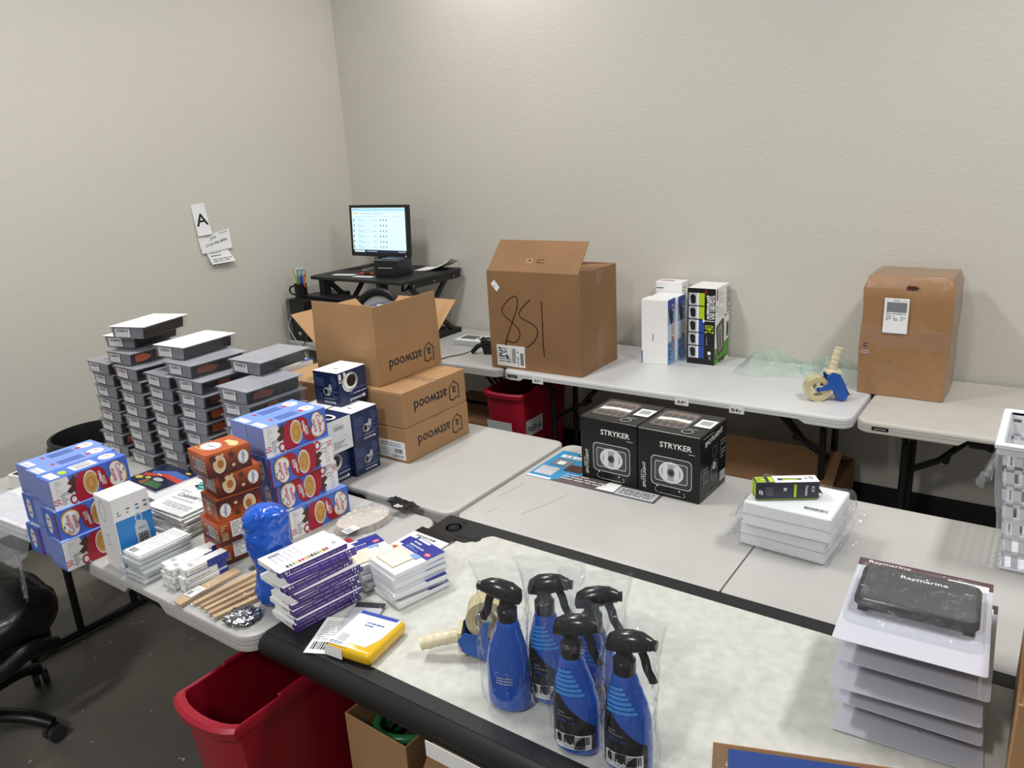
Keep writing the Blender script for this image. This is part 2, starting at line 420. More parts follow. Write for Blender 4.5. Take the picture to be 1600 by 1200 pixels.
# ---------------------------------------------------------------- workbench with black rim
MARB = mat('marbled_laminate', (190, 190, 181), .4, var=.06, scale=40, var2=(201, 201, 194), bump=.03, bscale=60)
RIM = mat('bench_rim', (28, 29, 31), .45, bump=.1, bscale=400, spec=.35)
def workbench():
    t = thing('workbench', 'white marbled workbench with black rim in the foreground', 'table')
    x0, x1, y0, y1, z = 2.728, 4.555, -3.055, -2.293, .744
    MB().prism(rrect(x0+.008, x1-.008, y0+.035, y1-.006, .03), z-.032, z-.0015, MARB).build('bench_top', t, bevel=.001)
    def lobe(sg):   # rim strip with a wide rounded plate at the left end; sg=+1 rear, -1 front
        ya = y1 if sg > 0 else y0+.012; w = .047 if sg > 0 else .040
        pts = [(x0, 0), (x0, .115), (x0+.02, .128), (x0+.05, .132)]
        pts += [(x0+.05+.09*i/8, .132-.004*i/8) for i in range(1, 9)]
        pts += [(x0+.14+.012+.065*i/10, w+(.128-w)*(.5+.5*math.cos(math.pi*i/10))) for i in range(11)]
        pts += [(x1-.18, w), (x1-.11, .10), (x1-.05, .12), (x1, .115), (x1, 0)]
        P = [(x, ya-sg*d) for x, d in pts]
        return MB().prism(P, z-.035, z, RIM)
    r = lobe(1).build('rear_rim', t)
    cx, cy = x0+.068, y1-.066
    pc = MB()
    pc.lathe([(.030, 0), (.030, .0014), (.026, .0014), (.0255, -.0004), (.019, -.0004), (.0185, .0010), (.014, .0010), (.0135, -.0002)], BPLAST, 28, c=(cx, cy, z))
    pc.build('clamp_recess', r, smooth=30)
    MB().lathe([(.012, 0), (.012, .0016)], mat('deep_black', (6, 6, 7), .8), 20, c=(cx, cy, z)).build('socket_hole', r)
    MB().lathe([(.009, 0), (.009, .0012)], mat('deep_black', (6, 6, 7), .8), 16, c=(cx+.012, cy+.043, z)).build('bolt_hole', r)
    sl = MB(); sl.prism(rrect(cx+.030, cx+.125, cy-.042, cy-.006, .016), z, z+.0010, BPLAST); sl.prism(rrect(cx+.040, cx+.116, cy-.034, cy-.014, .009), z+.001, z+.0019, RIM)
    sl.build('slide_latch', r, bevel=.0004)
    lobe(-1).build('front_rim', t)
    n = 14; ring = []
    for x in (x0-.004, x0+.002, x1):
        k = .8 if x < x0 else 1
        ring.append([(x, y0+.014-.034*k*math.sin(2*math.pi*i/n), z-.034+.0335*k*math.cos(2*math.pi*i/n)) for i in range(n)])
    MB().rings(ring, RIM).build('front_edge_tube', t, smooth=60)
    MB().box(x0, x0+.012, y0+.03, y1-.02, z-.034, z-.0005, RIM).build('end_rim', t, bevel=.002)
    # hanging paper tag on the front tube
    tg = MB(); tg.box(3.30, 3.50, y0-.026, y0-.024, z-.085, z-.045, PAPER); tg.build('paper_tag', t)
    legs(t, x0, x1, y0, y1, z)
    return t
workbench()
# ================================================================ things along the back wall
ZA = .7425
def open_carton(name, label, near, w, d, h, z, rz=0, m=CARD, th=.004, flaps=(), group=None, prints=(), k=.006, tp=.006):
    """flaps: (side, length, angle) angle 0 = straight up, +90 = flat outward, -90 = flat inward"""
    t = thing(name, label, 'carton', (near[0], near[1], z), rz, group)
    b = MB()
    b.box(-w, 0, 0, th, 0, h, m); b.box(-w, 0, d-th, d, 0, h, m); b.box(-w, -w+th, th, d-th, 0, h, m); b.box(-th, 0, th, d-th, 0, h, m)
    b.box(-w+th, -th, th, d-th, 0, th, m)
    b.build('carton_walls', t, bevel=.0012)
    for side, ln, ang in flaps:
        a = R_(ang); f = MB()
        s, c = math.sin(a)*ln, math.cos(a)*ln; ts, tc = math.cos(a)*th, -math.sin(a)*th
        if side == 'L': hx = [(-w+k, 0), (-k, 0)]; dv = Vector((0, -s, c)); tv = Vector((0, ts, -tc))
        if side == 'B': hx = [(-w+k, d), (-k, d)]; dv = Vector((0, s, c)); tv = Vector((0, -ts, -tc))
        if side == 'R': hx = [(0, k), (0, d-k)]; dv = Vector((s, 0, c)); tv = Vector((-ts, 0, -tc))
        if side == 'W': hx = [(-w, k), (-w, d-k)]; dv = Vector((-s, 0, c)); tv = Vector((ts, 0, -tc))
        A = Vector((*hx[0], h)); B_ = Vector((*hx[1], h)); e = (B_-A).normalized()*tp
        vs = [A, B_, B_+dv-e, A+dv+e]; vs += [q+tv for q in vs]
        f.add(vs, [(0, 1, 2, 3), (7, 6, 5, 4), (0, 4, 5, 1), (1, 5, 6, 2), (2, 6, 7, 3), (3, 7, 4, 0)], m)
        f.mats[0] = m; fo = f.build('flap', t, bevel=.0008)
    for nm, fr, its in prints: ob(nm, prmesh(fr, its, nm), t)
    return t

# --- big carton marked 851
w, d, h = .575, .405, .538
n8 = spline([(.28, .70), (.22, .62), (.16, .67), (.15, .58), (.17, .52), (.25, .44), (.31, .34), (.29, .24), (.20, .24), (.17, .19)], 5)
n8 = spline([(.335, .74), (.30, .755), (.22, .70), (.16, .62), (.17, .56), (.26, .49), (.335, .42), (.34, .34), (.28, .28), (.20, .29), (.175, .24)], 5)
n8b = spline([(.335, .74), (.335, .66), (.28, .52), (.22, .38), (.18, .27), (.19, .24)], 5)
n5 = spline([(.48, .73), (.42, .68), (.355, .60), (.36, .55), (.44, .51), (.52, .47), (.545, .40), (.50, .31), (.42, .245)], 5)
n1 = [(.60, .725), (.602, .5), (.60, .3), (.608, .17)]
lab = [('r', .07, .025, .39, .245, WHITE), ('ln', .085, .06, .19, .22, GREYP, 6), ('s', spline([(.10, .22), (.13, .16), (.10, .13), (.15, .12)], 4), .006, BLACK), ('t', '7 MQ', .185, .12, .05, BLACK, -55),
       ('bar', .245, .06, .285, .215, GREYP, 9), ('ln', .3, .17, .33, .21, BLACK, 2), ('ln', .30, .04, .325, .14, BLACK, 9), ('bar', .34, .045, .375, .175, BLACK, 10)]
t = open_carton('shipping_carton', 'large brown carton marked 851 in marker, one flap raised', (2.332, -.735), w, d, h, ZA, rz=1, m=CARDD,
            flaps=(('L', .20, -42), ('R', .17, -93), ('W', .10, -100)),
            prints=(('marker_number', fL(w, d, h), [('s', n8, .006, INK), ('s', n8b, .006, INK), ('s', n5, .006, INK), ('s', n1, .006, INK)]),
                    ('shipping_label', fL(w, d, h), lab),
                    ('corner_sticker', fL(w, d, h), [('p', [(.045, .865), (.085, .91), (.145, .835), (.11, .79)], WHITE), ('ln', .07, .84, .115, .86, GREYP, 2)]),
                    ('tape_strip', fR(w, d, h), [('r', .43, .0, .60, .4, TAPE)]), ('tape_strip', fR(w, d, h), [('r', .43, .86, .60, .98, TAPE)])))
# marks printed on the raised flap
fa = R_(-42); dv = Vector((0, -math.sin(fa), math.cos(fa)))
ob('flap_marks', prmesh(frame((-w+.006, 0, h), (1, 0, 0), dv, w-.012, .20), [('r', .40, .28, .47, .42, CARDIN), ('ln', .405, .3, .465, .40, BROWNP, 2), ('t', '♦', .44, .37, .09, BROWNP), ('ln', .52, .28, .60, .42, BROWNP, 3)], 'flap_marks'), t)

# --- white boxes and the boxed control unit
pw = [('r', 0, 0, 1, 1, mat('box_blue_wash', (120, 165, 215), .4)), ('r', 0, .35, 1, .62, mat('box_pale_wash', (205, 220, 232), .4)), ('r', 0, .82, 1, 1, BLUEP),
      ('e', .45, .78, .3, .1, BLACK), ('e', .5, .68, .22, .07, BLACK), ('t', 'PALM REST', .68, .42, .11, ORANGEP, 90, .16), ('ring', .7, .86, .18, .05, .2, WHITE), ('ln', .1, .06, .45, .32, NAVY, 8)]
retail('white_box', 'tall white box, plain side forward, nearest the big 851 carton', 'box', (2.631, -.339, ZA), .15, .10, .352, WHITE, 2, R=pw, group='white boxes by the wall',
       L=[('ln', .43, .30, .455, .55, BLACK, 1), ('r', 0, 0, .04, .2, BLUEP)])
retail('white_box', 'blue and white box behind the plain white box', 'box', (2.640, -.230, ZA), .15, .10, .352, WHITE, 0, R=pw, group='white boxes by the wall')
retail('white_box', 'white box standing behind the blue and white boxes, taller than both', 'box', (2.615, -.118, ZA), .155, .09, .41, WHITE, 0, group='white boxes by the wall',
       L=[('ln', .03, .9, .3, .93, BLACK, 1), ('ln', .05, .6, .7, .85, LGREY, 6)], R=[('ln', .15, .72, .7, .95, LGREY, 5)], T=[('r', .1, .3, .6, .6, mat('faded_red', (190, 120, 120), .5))])
retail('white_box', 'small white box against the wall beside the 851 carton', 'box', (2.46, -.115, ZA), .08, .09, .135, LGREY, 0, L=[('ln', .1, .1, .9, .85, GREYP, 8), ('ln', .1, .86, .9, .96, BLACK, 1)], group='white boxes by the wall')
unit = mat('unit_dark', (62, 62, 62), .35)
TL = [('r', 0, 0, 1, 1, BLACK)]
for i in range(5):
    y = .08+i*.175; c = LIME if i > 2 else BLUEP
    TL += [('r', .05, y, .62, y+.16, LGREY), ('r', .42, y, .62, y+.16, c), ('r', .34, y, .42, y+.16, WHITE), ('p', [(.10, y+.12), (.2, y+.145), (.3, y+.12), (.3, y+.03), (.22, y+.015), (.14, y+.03)], BLACK)]
TL += [('r', .64, .94, .70, .985, RED), ('t', 'Tournament', .78, .74, .16, WHITE, 90, .145), ('t', '240', .80, .475, .12, LIME, 90, .045), ('ln', .70, .2, .74, .45, GREYP, 1), ('e', .82, .16, .06, .025, WHITE), ('r', .80, .07, .88, .12, GREYP)]
TR = [('r', 0, 0, 1, 1, WHITE), ('p', [(0, 0), (1, .03), (1, .28), (.3, .2), (0, .22)], GREENP), ('r', .07, .84, .16, .98, RED), ('ln', .22, .62, .6, .95, LGREY, 10), ('t', 'Tournament', .84, .77, .16, BLACK, 90, .16), ('r', .8, .30, .97, .5, GREYP), ('r', .86, .33, .95, .47, BLACK),
      ('p', [(.06, .5), (.52, .58), (.62, .56), (.66, .16), (.3, .09), (.2, .12)], unit), ('p', [(.2, .47), (.46, .52), (.55, .19), (.3, .15)], mat('unit_grey', (150, 152, 150), .3)), ('p', [(.28, .45), (.36, .47), (.44, .19), (.36, .17)], unit),
      ('e', .11, .1, .06, .035, BLACK), ('e', .11, .1, .035, .02, GREENP), ('bar', .3, .0, .7, .06, BLACK, 12), ('ln', .08, .68, .15, .78, GREYP, 2)]
retail('charger_box', 'black and white box with green corner and row of five pictures', 'box', (2.854, -.245, ZA), .153, .205, .409, WHITE, 0, L=TL, R=TR)

# --- tall taped carton
def tall_box():
    w, d, h = .352, .30, .535; rr = random.Random(3)
    t = thing('taped_carton', 'tall brown carton wrapped in clear film with white shipping label', 'carton', (3.944, -.398, ZA), 0)
    mb = MB(); N = 10
    def pt(x, y, z):
        k = noise.noise(Vector((x*9, y*9, z*7)))*.006
        bul = .004*math.sin(math.pi*min(1, z/h))
        f = max(0, (z-(h-.05))/.05); x2 = -w/2+(x+w/2)*(1-.09*f*f+bul); y2 = d/2+(y-d/2)*(1-.15*f*f+bul)
        return (x2+k, y2+k, z+(k if z > .1 else 0))
    rings = []
    for j in range(13):
        z = h*j/12; r = []
        for i in range(N): r.append(pt(-w+w*i/N, 0, z))
        for i in range(N): r.append(pt(0, d*i/N, z))
        for i in range(N): r.append(pt(-w*i/N, d, z))
        for i in range(N): r.append(pt(-w, d-d*i/N, z))
        rings.append(r)
    mb.rings(rings, mat('carton_crumpled', (166, 124, 80), .7, var=.08, scale=5, bump=.3, bscale=22)); mb.build('carton_body', t, smooth=50)
    fb = MB(); rg = []
    for r in rings[:-1] + [rings[-1]]:
        q = []
        for i, v in enumerate(r):
            c = Vector((-w/2, d/2, v[2])); dd = Vector(v)-c; k = 1+.012+.008*noise.noise(Vector(v)*30); q.append(c+dd*k)
        rg.append(q)
    top = [Vector((v.x, v.y, v.z+.004)) for v in rg[-1]]; rg[-1] = top
    fb.rings(rg, film('wrap_film', (.96, .95, .92), .012, .09, 1.6), cap0=False); fb.build('clear_wrap', t, smooth=25)
    ob('shipping_label', prmesh(frame((-w+.088, -.008, h*.545), (1, 0, 0), (0, 0, 1), .098, .155), [('r', 0, 0, 1, 1, WHITE), ('r', .1, .6, .92, .885, GREYP), ('t', 'FTW1', .5, .93, .05, BLACK), ('ln', .08, .915, .3, .94, GREYP, 1), ('ln', .72, .915, .94, .94, GREYP, 1), ('t', 'FBA16GQBJ4G0', .5, .555, .045, BLACK, 0, .08),
        ('ln', .1, .36, .32, .52, GREYP, 4), ('ln', .4, .36, .62, .52, GREYP, 4), ('ln', .7, .36, .92, .52, GREYP, 4)], 'shipping_label'), t)
    ob('hand_hole', prmesh(frame((-w+.17, .0, h*.905), (1, 0, 0), (0, 0, 1), .05, .02), [('p', [(0, .1), (.7, .1), (1, .5), (.7, .9), (0, .9)], BROWNP)], 'hand_hole', base=.006), t)
    ob('tape_mark', prmesh(frame((-w+.004, -.008, h*.34), (1, 0, 0), (0, 0, 1), .04, .07), [('r', 0, 0, 1, 1, TAPE), ('t', 'C', .5, .68, .3, NAVY, 0), ('ln', .0, .1, .9, .35, LGREY, 2)], 'tape_mark'), t)
    ob('tape_band', prmesh(frame((-w, -.007, h*.42), (1, 0, 0), (0, 0, 1), w, .09), [('r', 0, 0, 1, 1, TAPE)], 'tape_band'), t)
tall_box()

# --- crumpled clear film behind the tape gun
def film_heap():
    mb = MB(); G = film('green_film', (.93, .98, .95), .10, .12, 1.1, (215, 232, 222)); nu, nv = 46, 16
    def f(u, v):
        x = 2.98+.60*u; y = -.03-.30*v-.04*math.sin(u*9)*v
        env = math.sin(math.pi*min(1, max(0, u)))**.6*math.sin(math.pi*v)**.8
        hgt = .14*(.55+.45*math.sin(u*7+1.2))*env*(1-.3*v)
        q = noise.noise(Vector((u*9, v*6, 1)))*.05+noise.noise(Vector((u*24, v*15, 4)))*.025
        return (x+noise.noise(Vector((u*12, v*8, 9)))*.02, y, ZA+.003+max(0, hgt+q*env*1.6+.012*env))
    mb.grid(f, nu, nv, G); o = mb.build('plastic_film', smooth=35, fix=False)
    tag(o, 'crumpled greenish clear plastic film lying against the wall', 'plastic film')
film_heap()

# --- tape dispensers
BLUEM = mat('blue_enamel', (28, 82, 165), .35); CREAM = mat('cream_plastic', (214, 204, 170), .4); STEEL = mat('steel', (140, 140, 142), .3, .9)
TAN = mat('tape_roll_tan', (196, 184, 138), .25, coat=.4)
def tape_gun(label, M):
    """local: roll axis along y, roll centre at 0,0,.05, handle rises along +z"""
    t = thing('tape_dispenser', label, 'tape dispenser'); t.matrix_world = M
    def yr(mb, r0, r1, ya, yb, m, n=30, c=(0, .05)):
        rr = [[(c[0]+r*math.cos(2*math.pi*i/n), y, c[1]+r*math.sin(2*math.pi*i/n)) for i in range(n)] for r, y in ((r0, ya), (r1, ya), (r1, yb), (r0, yb))]
        mb.rings(rr, m, closed=True)
    a = MB(); yr(a, .034, .05, -.026, .026, TAN); a.build('tape_roll', t, smooth=40)
    b = MB(); yr(b, .029, .0345, -.024, .024, CREAM)
    for k in range(3):
        q = R_(90+120*k); b.M = Matrix.Translation((0, 0, .05)) @ Matrix.Rotation(-q, 4, 'Y'); b.box(.004, .031, -.023, -.015, -.007, .007, CREAM); b.M = None
    b.cyl((0, -.024, .05), (0, .024, .05), .012, CREAM, 18); b.build('hub', t, smooth=40)
    c = MB(); c.cyl((0, -.029, .05), (0, -.02, .05), .010, BLUEM, 6); c.cyl((0, -.031, .05), (0, -.029, .05), .005, mat('navy_knob', (22, 36, 110), .4), 12); c.build('hub_nut', t, smooth=30)
    d = MB()
    for y in (-.034, .030):
        pts = [(.0, .043), (.0, .058), (.035, .075), (.028, .105), (.048, .122), (.078, .112), (.10, .07), (.112, .02), (.10, .004), (.08, .004), (.068, .03), (.045, .052)]
        P = [(x, y, z) for x, z in pts]+[(x, y+.004, z) for x, z in pts]; n = len(pts)
        if y < 0: pass
        d.add(P, [tuple(range(n)), tuple(range(2*n-1, n-1, -1))]+[(i, n+i, n+(i+1) % n, (i+1) % n) for i in range(n)], BLUEM)
    d.add([(.05, -.034, .121), (.078, -.034, .112), (.078, .034, .112), (.05, .034, .121)], [(0, 1, 2, 3)], BLUEM)
    d.build('frame', t, bevel=.0008)
    e = MB(); e.cyl((.088, -.031, .02), (.088, .031, .02), .017, BLUEM, 18); e.build('roller', t, smooth=40)
    g = MB(); g.add([(.08, -.031, .108), (.08, .031, .108), (.118, .031, .03), (.118, -.031, .03)], [(0, 1, 2, 3), (3, 2, 1, 0)], STEEL); g.box(.104, .122, -.031, .031, .026, .029, STEEL); g.build('cutter_plate', t)
    i = MB(); path = spline([(.055, 0, .112), (.056, 0, .130), (.060, 0, .150), (.064, 0, .170), (.069, 0, .190), (.076, 0, .214)], 4); rad = [.022-.006*min(1, k/4)+.0009*math.sin(k*1.6) for k in range(len(path))]
    i.tube(path, rad, CREAM, 14, ry=None); i.box(.03, .085, -.028, .028, .112, .122, CREAM); i.build('handle', t, smooth=50)
    return t
tape_gun('blue tape dispenser standing upright on the white wall table', Matrix.Translation((3.462, -.585, ZA)) @ Matrix.Rotation(R_(28), 4, 'Z') @ Matrix.Scale(1.12, 4))

# --- small silver device and barcode scanner
t = thing('label_scale', 'small silver and white device with dark display beside scanner', 'device', (1.33, -.35, .739), 6)
MB().box(-.115, .115, -.07, .07, 0, .03, SILVER).build('case', t, bevel=.004, seg=2)
MB().box(-.11, .11, -.066, .066, .03, .034, WHITE).build('top_plate', t, bevel=.001)
MB().box(-.09, .02, -.03, .05, .034, .0355, mat('display_dark', (70, 76, 78), .2)).build('display', t)
for ix in range(2):
    for iy in range(2): MB().lathe([(.012, 0), (.012, .003), (.010, .004)], BPLAST, 12, c=(.048+ix*.033, -.015+iy*.04, .034)).build('button', t, smooth=40)
t = thing('barcode_scanner', 'black handheld barcode scanner lying by the 851 carton', 'scanner', (1.55, -.53, .739), 20)
a = MB(); a.tube(spline([(.06, 0, .075), (.02, 0, .08), (-.02, 0, .072)], 4), [.020, .027, .030, .031, .031, .030, .029, .026, .02], BPLAST, 12, ry=.022); a.build('head', t, smooth=50)
a = MB(); a.tube(spline([(.0, 0, .06), (-.045, 0, .045), (-.075, 0, .018), (-.085, 0, .014)], 5), [.018]*16, BPLAST, 12, ry=.014); a.build('grip', t, smooth=50)
a = MB(); a.tube(spline([(-.085, 0, .016), (-.14, -.05, .006), (-.20, -.10, .005), (-.25, -.2, .006), (-.27, -.245, .004)], 6), .003, BRUBBER, 6); a.build('cord', t, smooth=50)
a = MB(); a.box(-.02, .06, -.02, .02, 0, .06, BPLAST, .012, .004); a.build('cradle', t, bevel=.004)

# ================================================================ computer corner
def riser():
    t = thing('desk_riser', 'black sit-stand desk riser on the corner table', 'desk riser', (0, 0, .738))
    m = mat('riser_black', (30, 30, 32), .5, bump=.08, bscale=300)
    x0, x1, y0, y1, z = .20, 1.04, -.66, -.06, .424
    pts = rrect(x0, x1, y0, y1, .03)
    MB().prism(pts, z-.02, z, m).build('top_panel', t, bevel=.003)
    for x in (x0+.06, x1-.02):
        MB().box(x-.012, x+.012, y0+.10, y1-.02, z-.06, z-.02, BMETAL).build('side_rail', t, bevel=.002)
    for x in (x0+.075, x1-.035):
        MB().tube([(x, y0+.10, z-.045), (x, y1-.12, .035)], .014, BMETAL, 8, ry=.02).build('lift_arm', t, smooth=40)
        MB().tube([(x-.03, y1-.10, z-.045), (x-.03, y0+.16, .035)], .014, BMETAL, 8, ry=.02).build('lift_arm', t, smooth=40)
        MB().box(x-.05, x+.03, y0+.10, y1-.05, 0, .032, BPLAST).build('base_rail', t, bevel=.004)
    MB().box(x0+.08, x1-.04, y1-.10, y1-.06, 0, .026, BPLAST).build('base_bar', t, bevel=.003)
    k = MB(); k.prism(rrect(.09, .86, -.745, -.56, .03), z-.155, z-.14, m); k.build('keyboard_tray', t, bevel=.002)
    for x in (x0+.09, x1-.22):
        MB().box(x-.02, x+.02, -.64, -.57, z-.14, z-.02, BMETAL).build('tray_bracket', t, bevel=.003)
    h = MB(); h.tube(spline([(x1-.14, -.50, z-.05), (x1-.10, -.55, z-.075), (x1-.05, -.56, z-.06)], 4), .008, BMETAL, 8); h.build('release_lever', t, smooth=40)
    for y in (-.55, -.36, -.16): MB().cyl((x1-.008, y, z-.04), (x1+.002, y, z-.04), .007, STEEL, 10).build('bolt', t)
riser()
RZ = .738+.4245
kb = thing('keyboard', 'black computer keyboard on the riser tray', 'keyboard', (.40, -.655, .738+.2845), 0)
MB().box(-.22, .22, -.065, .065, 0, .016, BPLAST, .003, .003).build('key_base', kb, bevel=.003)
mb = MB(); kk = mat('key_cap', (34, 34, 37), .45)
for r in range(5):
    for c in range(15): mb.box(-.212+c*.0284, -.212+c*.0284+.025, -.058+r*.0235, -.058+r*.0235+.02, .016, .021, kk)
o = mb.build('key_caps', kb); o['kind'] = 'stuff'
def monitor():
    t = thing('monitor', 'black flat-panel monitor showing a white list on screen', 'monitor', (.585, -.36, RZ), 0, rot=(0, 0, R_(1)))
    bz = mat('bezel', (20, 20, 23), .35); sc = bpy.data.materials
    w, h, zb = .515, .335, .10
    def X(q): return Matrix.Translation((0, 0, zb)) @ Matrix.Rotation(R_(-4), 4, 'X')
    M = X(0)
    a = MB(); a.M = M; a.box(-w/2, w/2, 0, .03, 0, h, bz); a.box(-w/2+.08, w/2-.08, .03, .055, .06, h-.06, bz); a.build('housing', t, bevel=.004)
    b = MB(); b.M = M
    q = .018
    b.box(-w/2, w/2, -.006, .001, 0, q+.006, bz); b.box(-w/2, w/2, -.006, .001, h-q, h, bz); b.box(-w/2, -w/2+q, -.006, .001, q, h-q, bz); b.box(w/2-q, w/2, -.006, .001, q, h-q, bz); b.build('bezel', t, bevel=.0015)
    SW, SH = w-2*q, h-2*q-.006
    def em(nm, c, e=1.15): return mat(nm, c, .3, emit=e)
    f0, W0, H0 = frame((-w/2+q, -.0012, q+.006), (1, 0, 0), (0, 0, 1), SW, SH)
    fr = (lambda x, y, k: M @ f0(x, y, k), W0, H0)
    wt = em('screen_white', (206, 232, 240), .5); tk = em('screen_task', (24, 34, 66), .4); lt = em('screen_line', (150, 172, 190), .5); dk = em('screen_dark', (40, 46, 60), .3); bl = em('screen_blue', (150, 205, 225), .5)
    its = [('r', 0, .065, 1, 1, wt), ('r', 0, 0, 1, .065, tk), ('r', .02, .012, .22, .05, wt), ('ln', .26, .02, .45, .045, wt, 1), ('ln', .85, .02, .98, .045, wt, 1), ('r', 0, .93, 1, .975, bl), ('ln', .02, .955, .2, .985, lt, 1), ('r', .02, .865, .12, .895, em('screen_orange', (225, 170, 110), .7)), ('ln', .16, .86, .9, .89, lt, 1), ('ln', .05, .80, .95, .815, lt, 1)]
    for r in range(6):
        y = .715-r*.118
        its += [('ln', .05, y+.05, .34, y+.06, lt, 1), ('ln', .12, y-.02, .26, y+.04, lt, 3), ('ln', .30, y-.01, .35, y+.04, lt, 2), ('ln', .40, y-.01, .48, y+.03, lt, 2), ('r', .03, y-.015, .045, y+.035, dk)]
        for k in range(3): its += [('r', .535+k*.055, y+.0, .552+k*.055, y+.025, dk), ('ln', .53+k*.055, y-.022, .56+k*.055, y-.012, lt, 1)]
    ob('screen', prmesh(fr, its, 'screen'), t)
    s = MB(); s.box(-.035, .035, .012, .035, .012, .17, bz); s.box(-.02, .02, .02, .05, .10, .16, bz); s.build('stand_neck', t, bevel=.003)
    s = MB(); s.prism(rrect(-.12, .12, -.09, .10, .03), 0, .012, bz); s.build('stand_foot', t, bevel=.003)
    MB().cyl((w/2-.022, -.0075, zb+.010), (w/2-.022, -.006, zb+.010), .003, mat('power_led', (210, 220, 235), .3, emit=1), 8).build('power_button', t)
    c = MB()
    for k in range(3): c.tube(spline([(-.03+k*.02, .05, .16), (-.08-k*.02, .08, .08), (-.14, .04+.02*k, .03), (-.26-k*.03, .03-.03*k, .004)], 6), .003, BRUBBER, 6)
    c.build('cables', t, smooth=60)
monitor()
t = thing('label_printer', 'black cube-shaped label printer on the riser', 'printer', (.89, -.53, RZ), 8)
MB().box(-.175, 0, 0, .17, 0, .108, mat('printer_black', (20, 20, 24), .35)).build('case', t, bevel=.006, seg=2)
MB().box(-.145, -.035, -.001, .002, .058, .063, SILVER).build('label_slot', t)
MB().box(-.15, -.025, .03, .14, .1075, .112, mat('printer_lid', (44, 46, 72), .25)).build('lid', t, bevel=.003)
for i in range(3): MB().cyl((.0005, .05+i*.03, .08), (.002, .05+i*.03, .08), .004, mat('printer_button', (60, 70, 130), .4), 8).build('button', t)
t = thing('box_cutter', 'orange-red box cutter lying on the riser top', 'box cutter', (.60, -.51, RZ), 15)
MB().tube(spline([(-.05, 0, .010), (0, .004, .012), (.055, -.004, .010)], 4), .011, mat('cutter_red', (176, 62, 40), .4), 8, ry=.008).build('handle', t, smooth=40)
MB().box(-.015, .03, -.013, -.004, .008, .020, BPLAST).build('slider', t, bevel=.002)
MB().box(-.085, -.048, -.004, .004, .008, .010, STEEL).build('blade', t)
def sheet(name, label, cx, cy, w, d, z, rz, bend=.0, cat='paper', m=PAPER, group=None):
    mb = MB(); a = R_(rz); c, s = math.cos(a), math.sin(a)
    def f(u, v):
        x = (u-.5)*w; y = (v-.5)*d; zz = .0012+bend*(u-.2)**2*(1 if u > .2 else 0)+.15*bend*math.sin(v*5)*u
        return (cx+x*c-y*s, cy+x*s+y*c, z+max(.001, zz))
    mb.grid(f, 10, 6, m)
    def g(u, v): q = f(u, v); return (q[0], q[1], q[2]-.0008)
    mb.grid(g, 10, 6, m)
    return tag(mb.build(name, smooth=60, fix=False), label, cat, group)
sheet('paper_slip', 'white paper slip at the front left of the riser', .42, -.545, .17, .055, RZ, 12, group='papers on the riser')
sheet('paper_slip', 'white paper under the box cutter handle', .625, -.565, .16, .05, RZ, 6, group='papers on the riser')
sheet('paper_slip', 'white paper pad lying under the monitor neck', .50, -.30, .22, .11, RZ, 4, group='papers on the riser')
sheet('paper_sheet', 'curled white paper sheet right of the monitor on the riser', .90, -.16, .26, .17, RZ, 10, .09, group='papers on the riser')
t = thing('computer_tower', 'black desktop computer tower at the left of the riser', 'computer', (.265, -.765, .7385), 0)
MB().box(-.20, 0, 0, .40, 0, .278, BPLAST).build('case', t, bevel=.004)
MB().box(-.20, -.165, -.006, .002, .0, .275, mat('tower_grey', (88, 90, 94), .4)).build('side_trim', t, bevel=.002)
MB().box(-.155, -.01, -.008, .002, .02, .265, mat('tower_gloss', (14, 14, 16), .2)).build('front_panel', t, bevel=.002)
MB().box(-.10, -.075, -.0095, -.008, .045, .065, SILVER).build('badge', t)
MB().tube(spline([(-.15, -.012, .16), (-.17, -.03, .10), (-.09, -.05, .02), (.02, -.055, -.10), (.03, -.04, -.3)], 6), .003, SILVER, 6).build('cable', t, smooth=60)
MB().tube(spline([(.0, -.012, .05), (-.02, -.05, -.02), (-.03, -.06, -.12), (.03, -.05, -.26), (.10, -.04, -.35)], 6), .004, BRUBBER, 6).build('power_cable', t, smooth=60)
t = thing('mug', 'black mug holding scissors and pens on the computer tower', 'mug', (.155, -.70, 1.017), 0)
MB().lathe([(.036, 0), (.041, .004), (.042, .10), (.039, .10), (.038, .01), (0.001, .01)], BPLAST, 22, cap=False).build('cup', t, smooth=40)
MB().tube(spline([(-.038, -.012, .085), (-.068, -.03, .075), (-.070, -.032, .04), (-.04, -.015, .022)], 5), .006, BPLAST, 8).build('handle', t, smooth=50)
def pen(nm, lb, a, b, r, m, tip=None):
    t_ = thing(nm, lb, 'pen', (.155+a[0], -.70+a[1], 1.017+a[2])); q = Vector(b)-Vector(a)
    MB().tube([(0, 0, 0), q*.9], r, m, 8).build('barrel', t_, smooth=40); MB().tube([q*.9, q], [r, r*.5], tip or m, 8).build('cap', t_, smooth=40)
pen('pen', 'tan pencil leaning left in the black mug', (0, 0, .016), (-.06, .0, .20), .004, mat('pencil_tan', (178, 150, 80), .5))
pen('pen', 'yellow-brown pencil upright in the black mug', (-.015, .01, .016), (-.038, .02, .20), .005, GOLD)
pen('pen', 'green marker in the black mug', (.006, -.01, .016), (.0, -.012, .165), .008, mat('marker_green', (60, 140, 60), .4))
pen('pen', 'blue marker in the black mug', (.015, 0, .016), (.022, .0, .16), .008, mat('marker_blue', (30, 60, 190), .4))
pen('pen', 'orange highlighter leaning right in the black mug', (.02, .01, .016), (.060, -.005, .175), .007, mat('marker_orange', (220, 120, 50), .4))
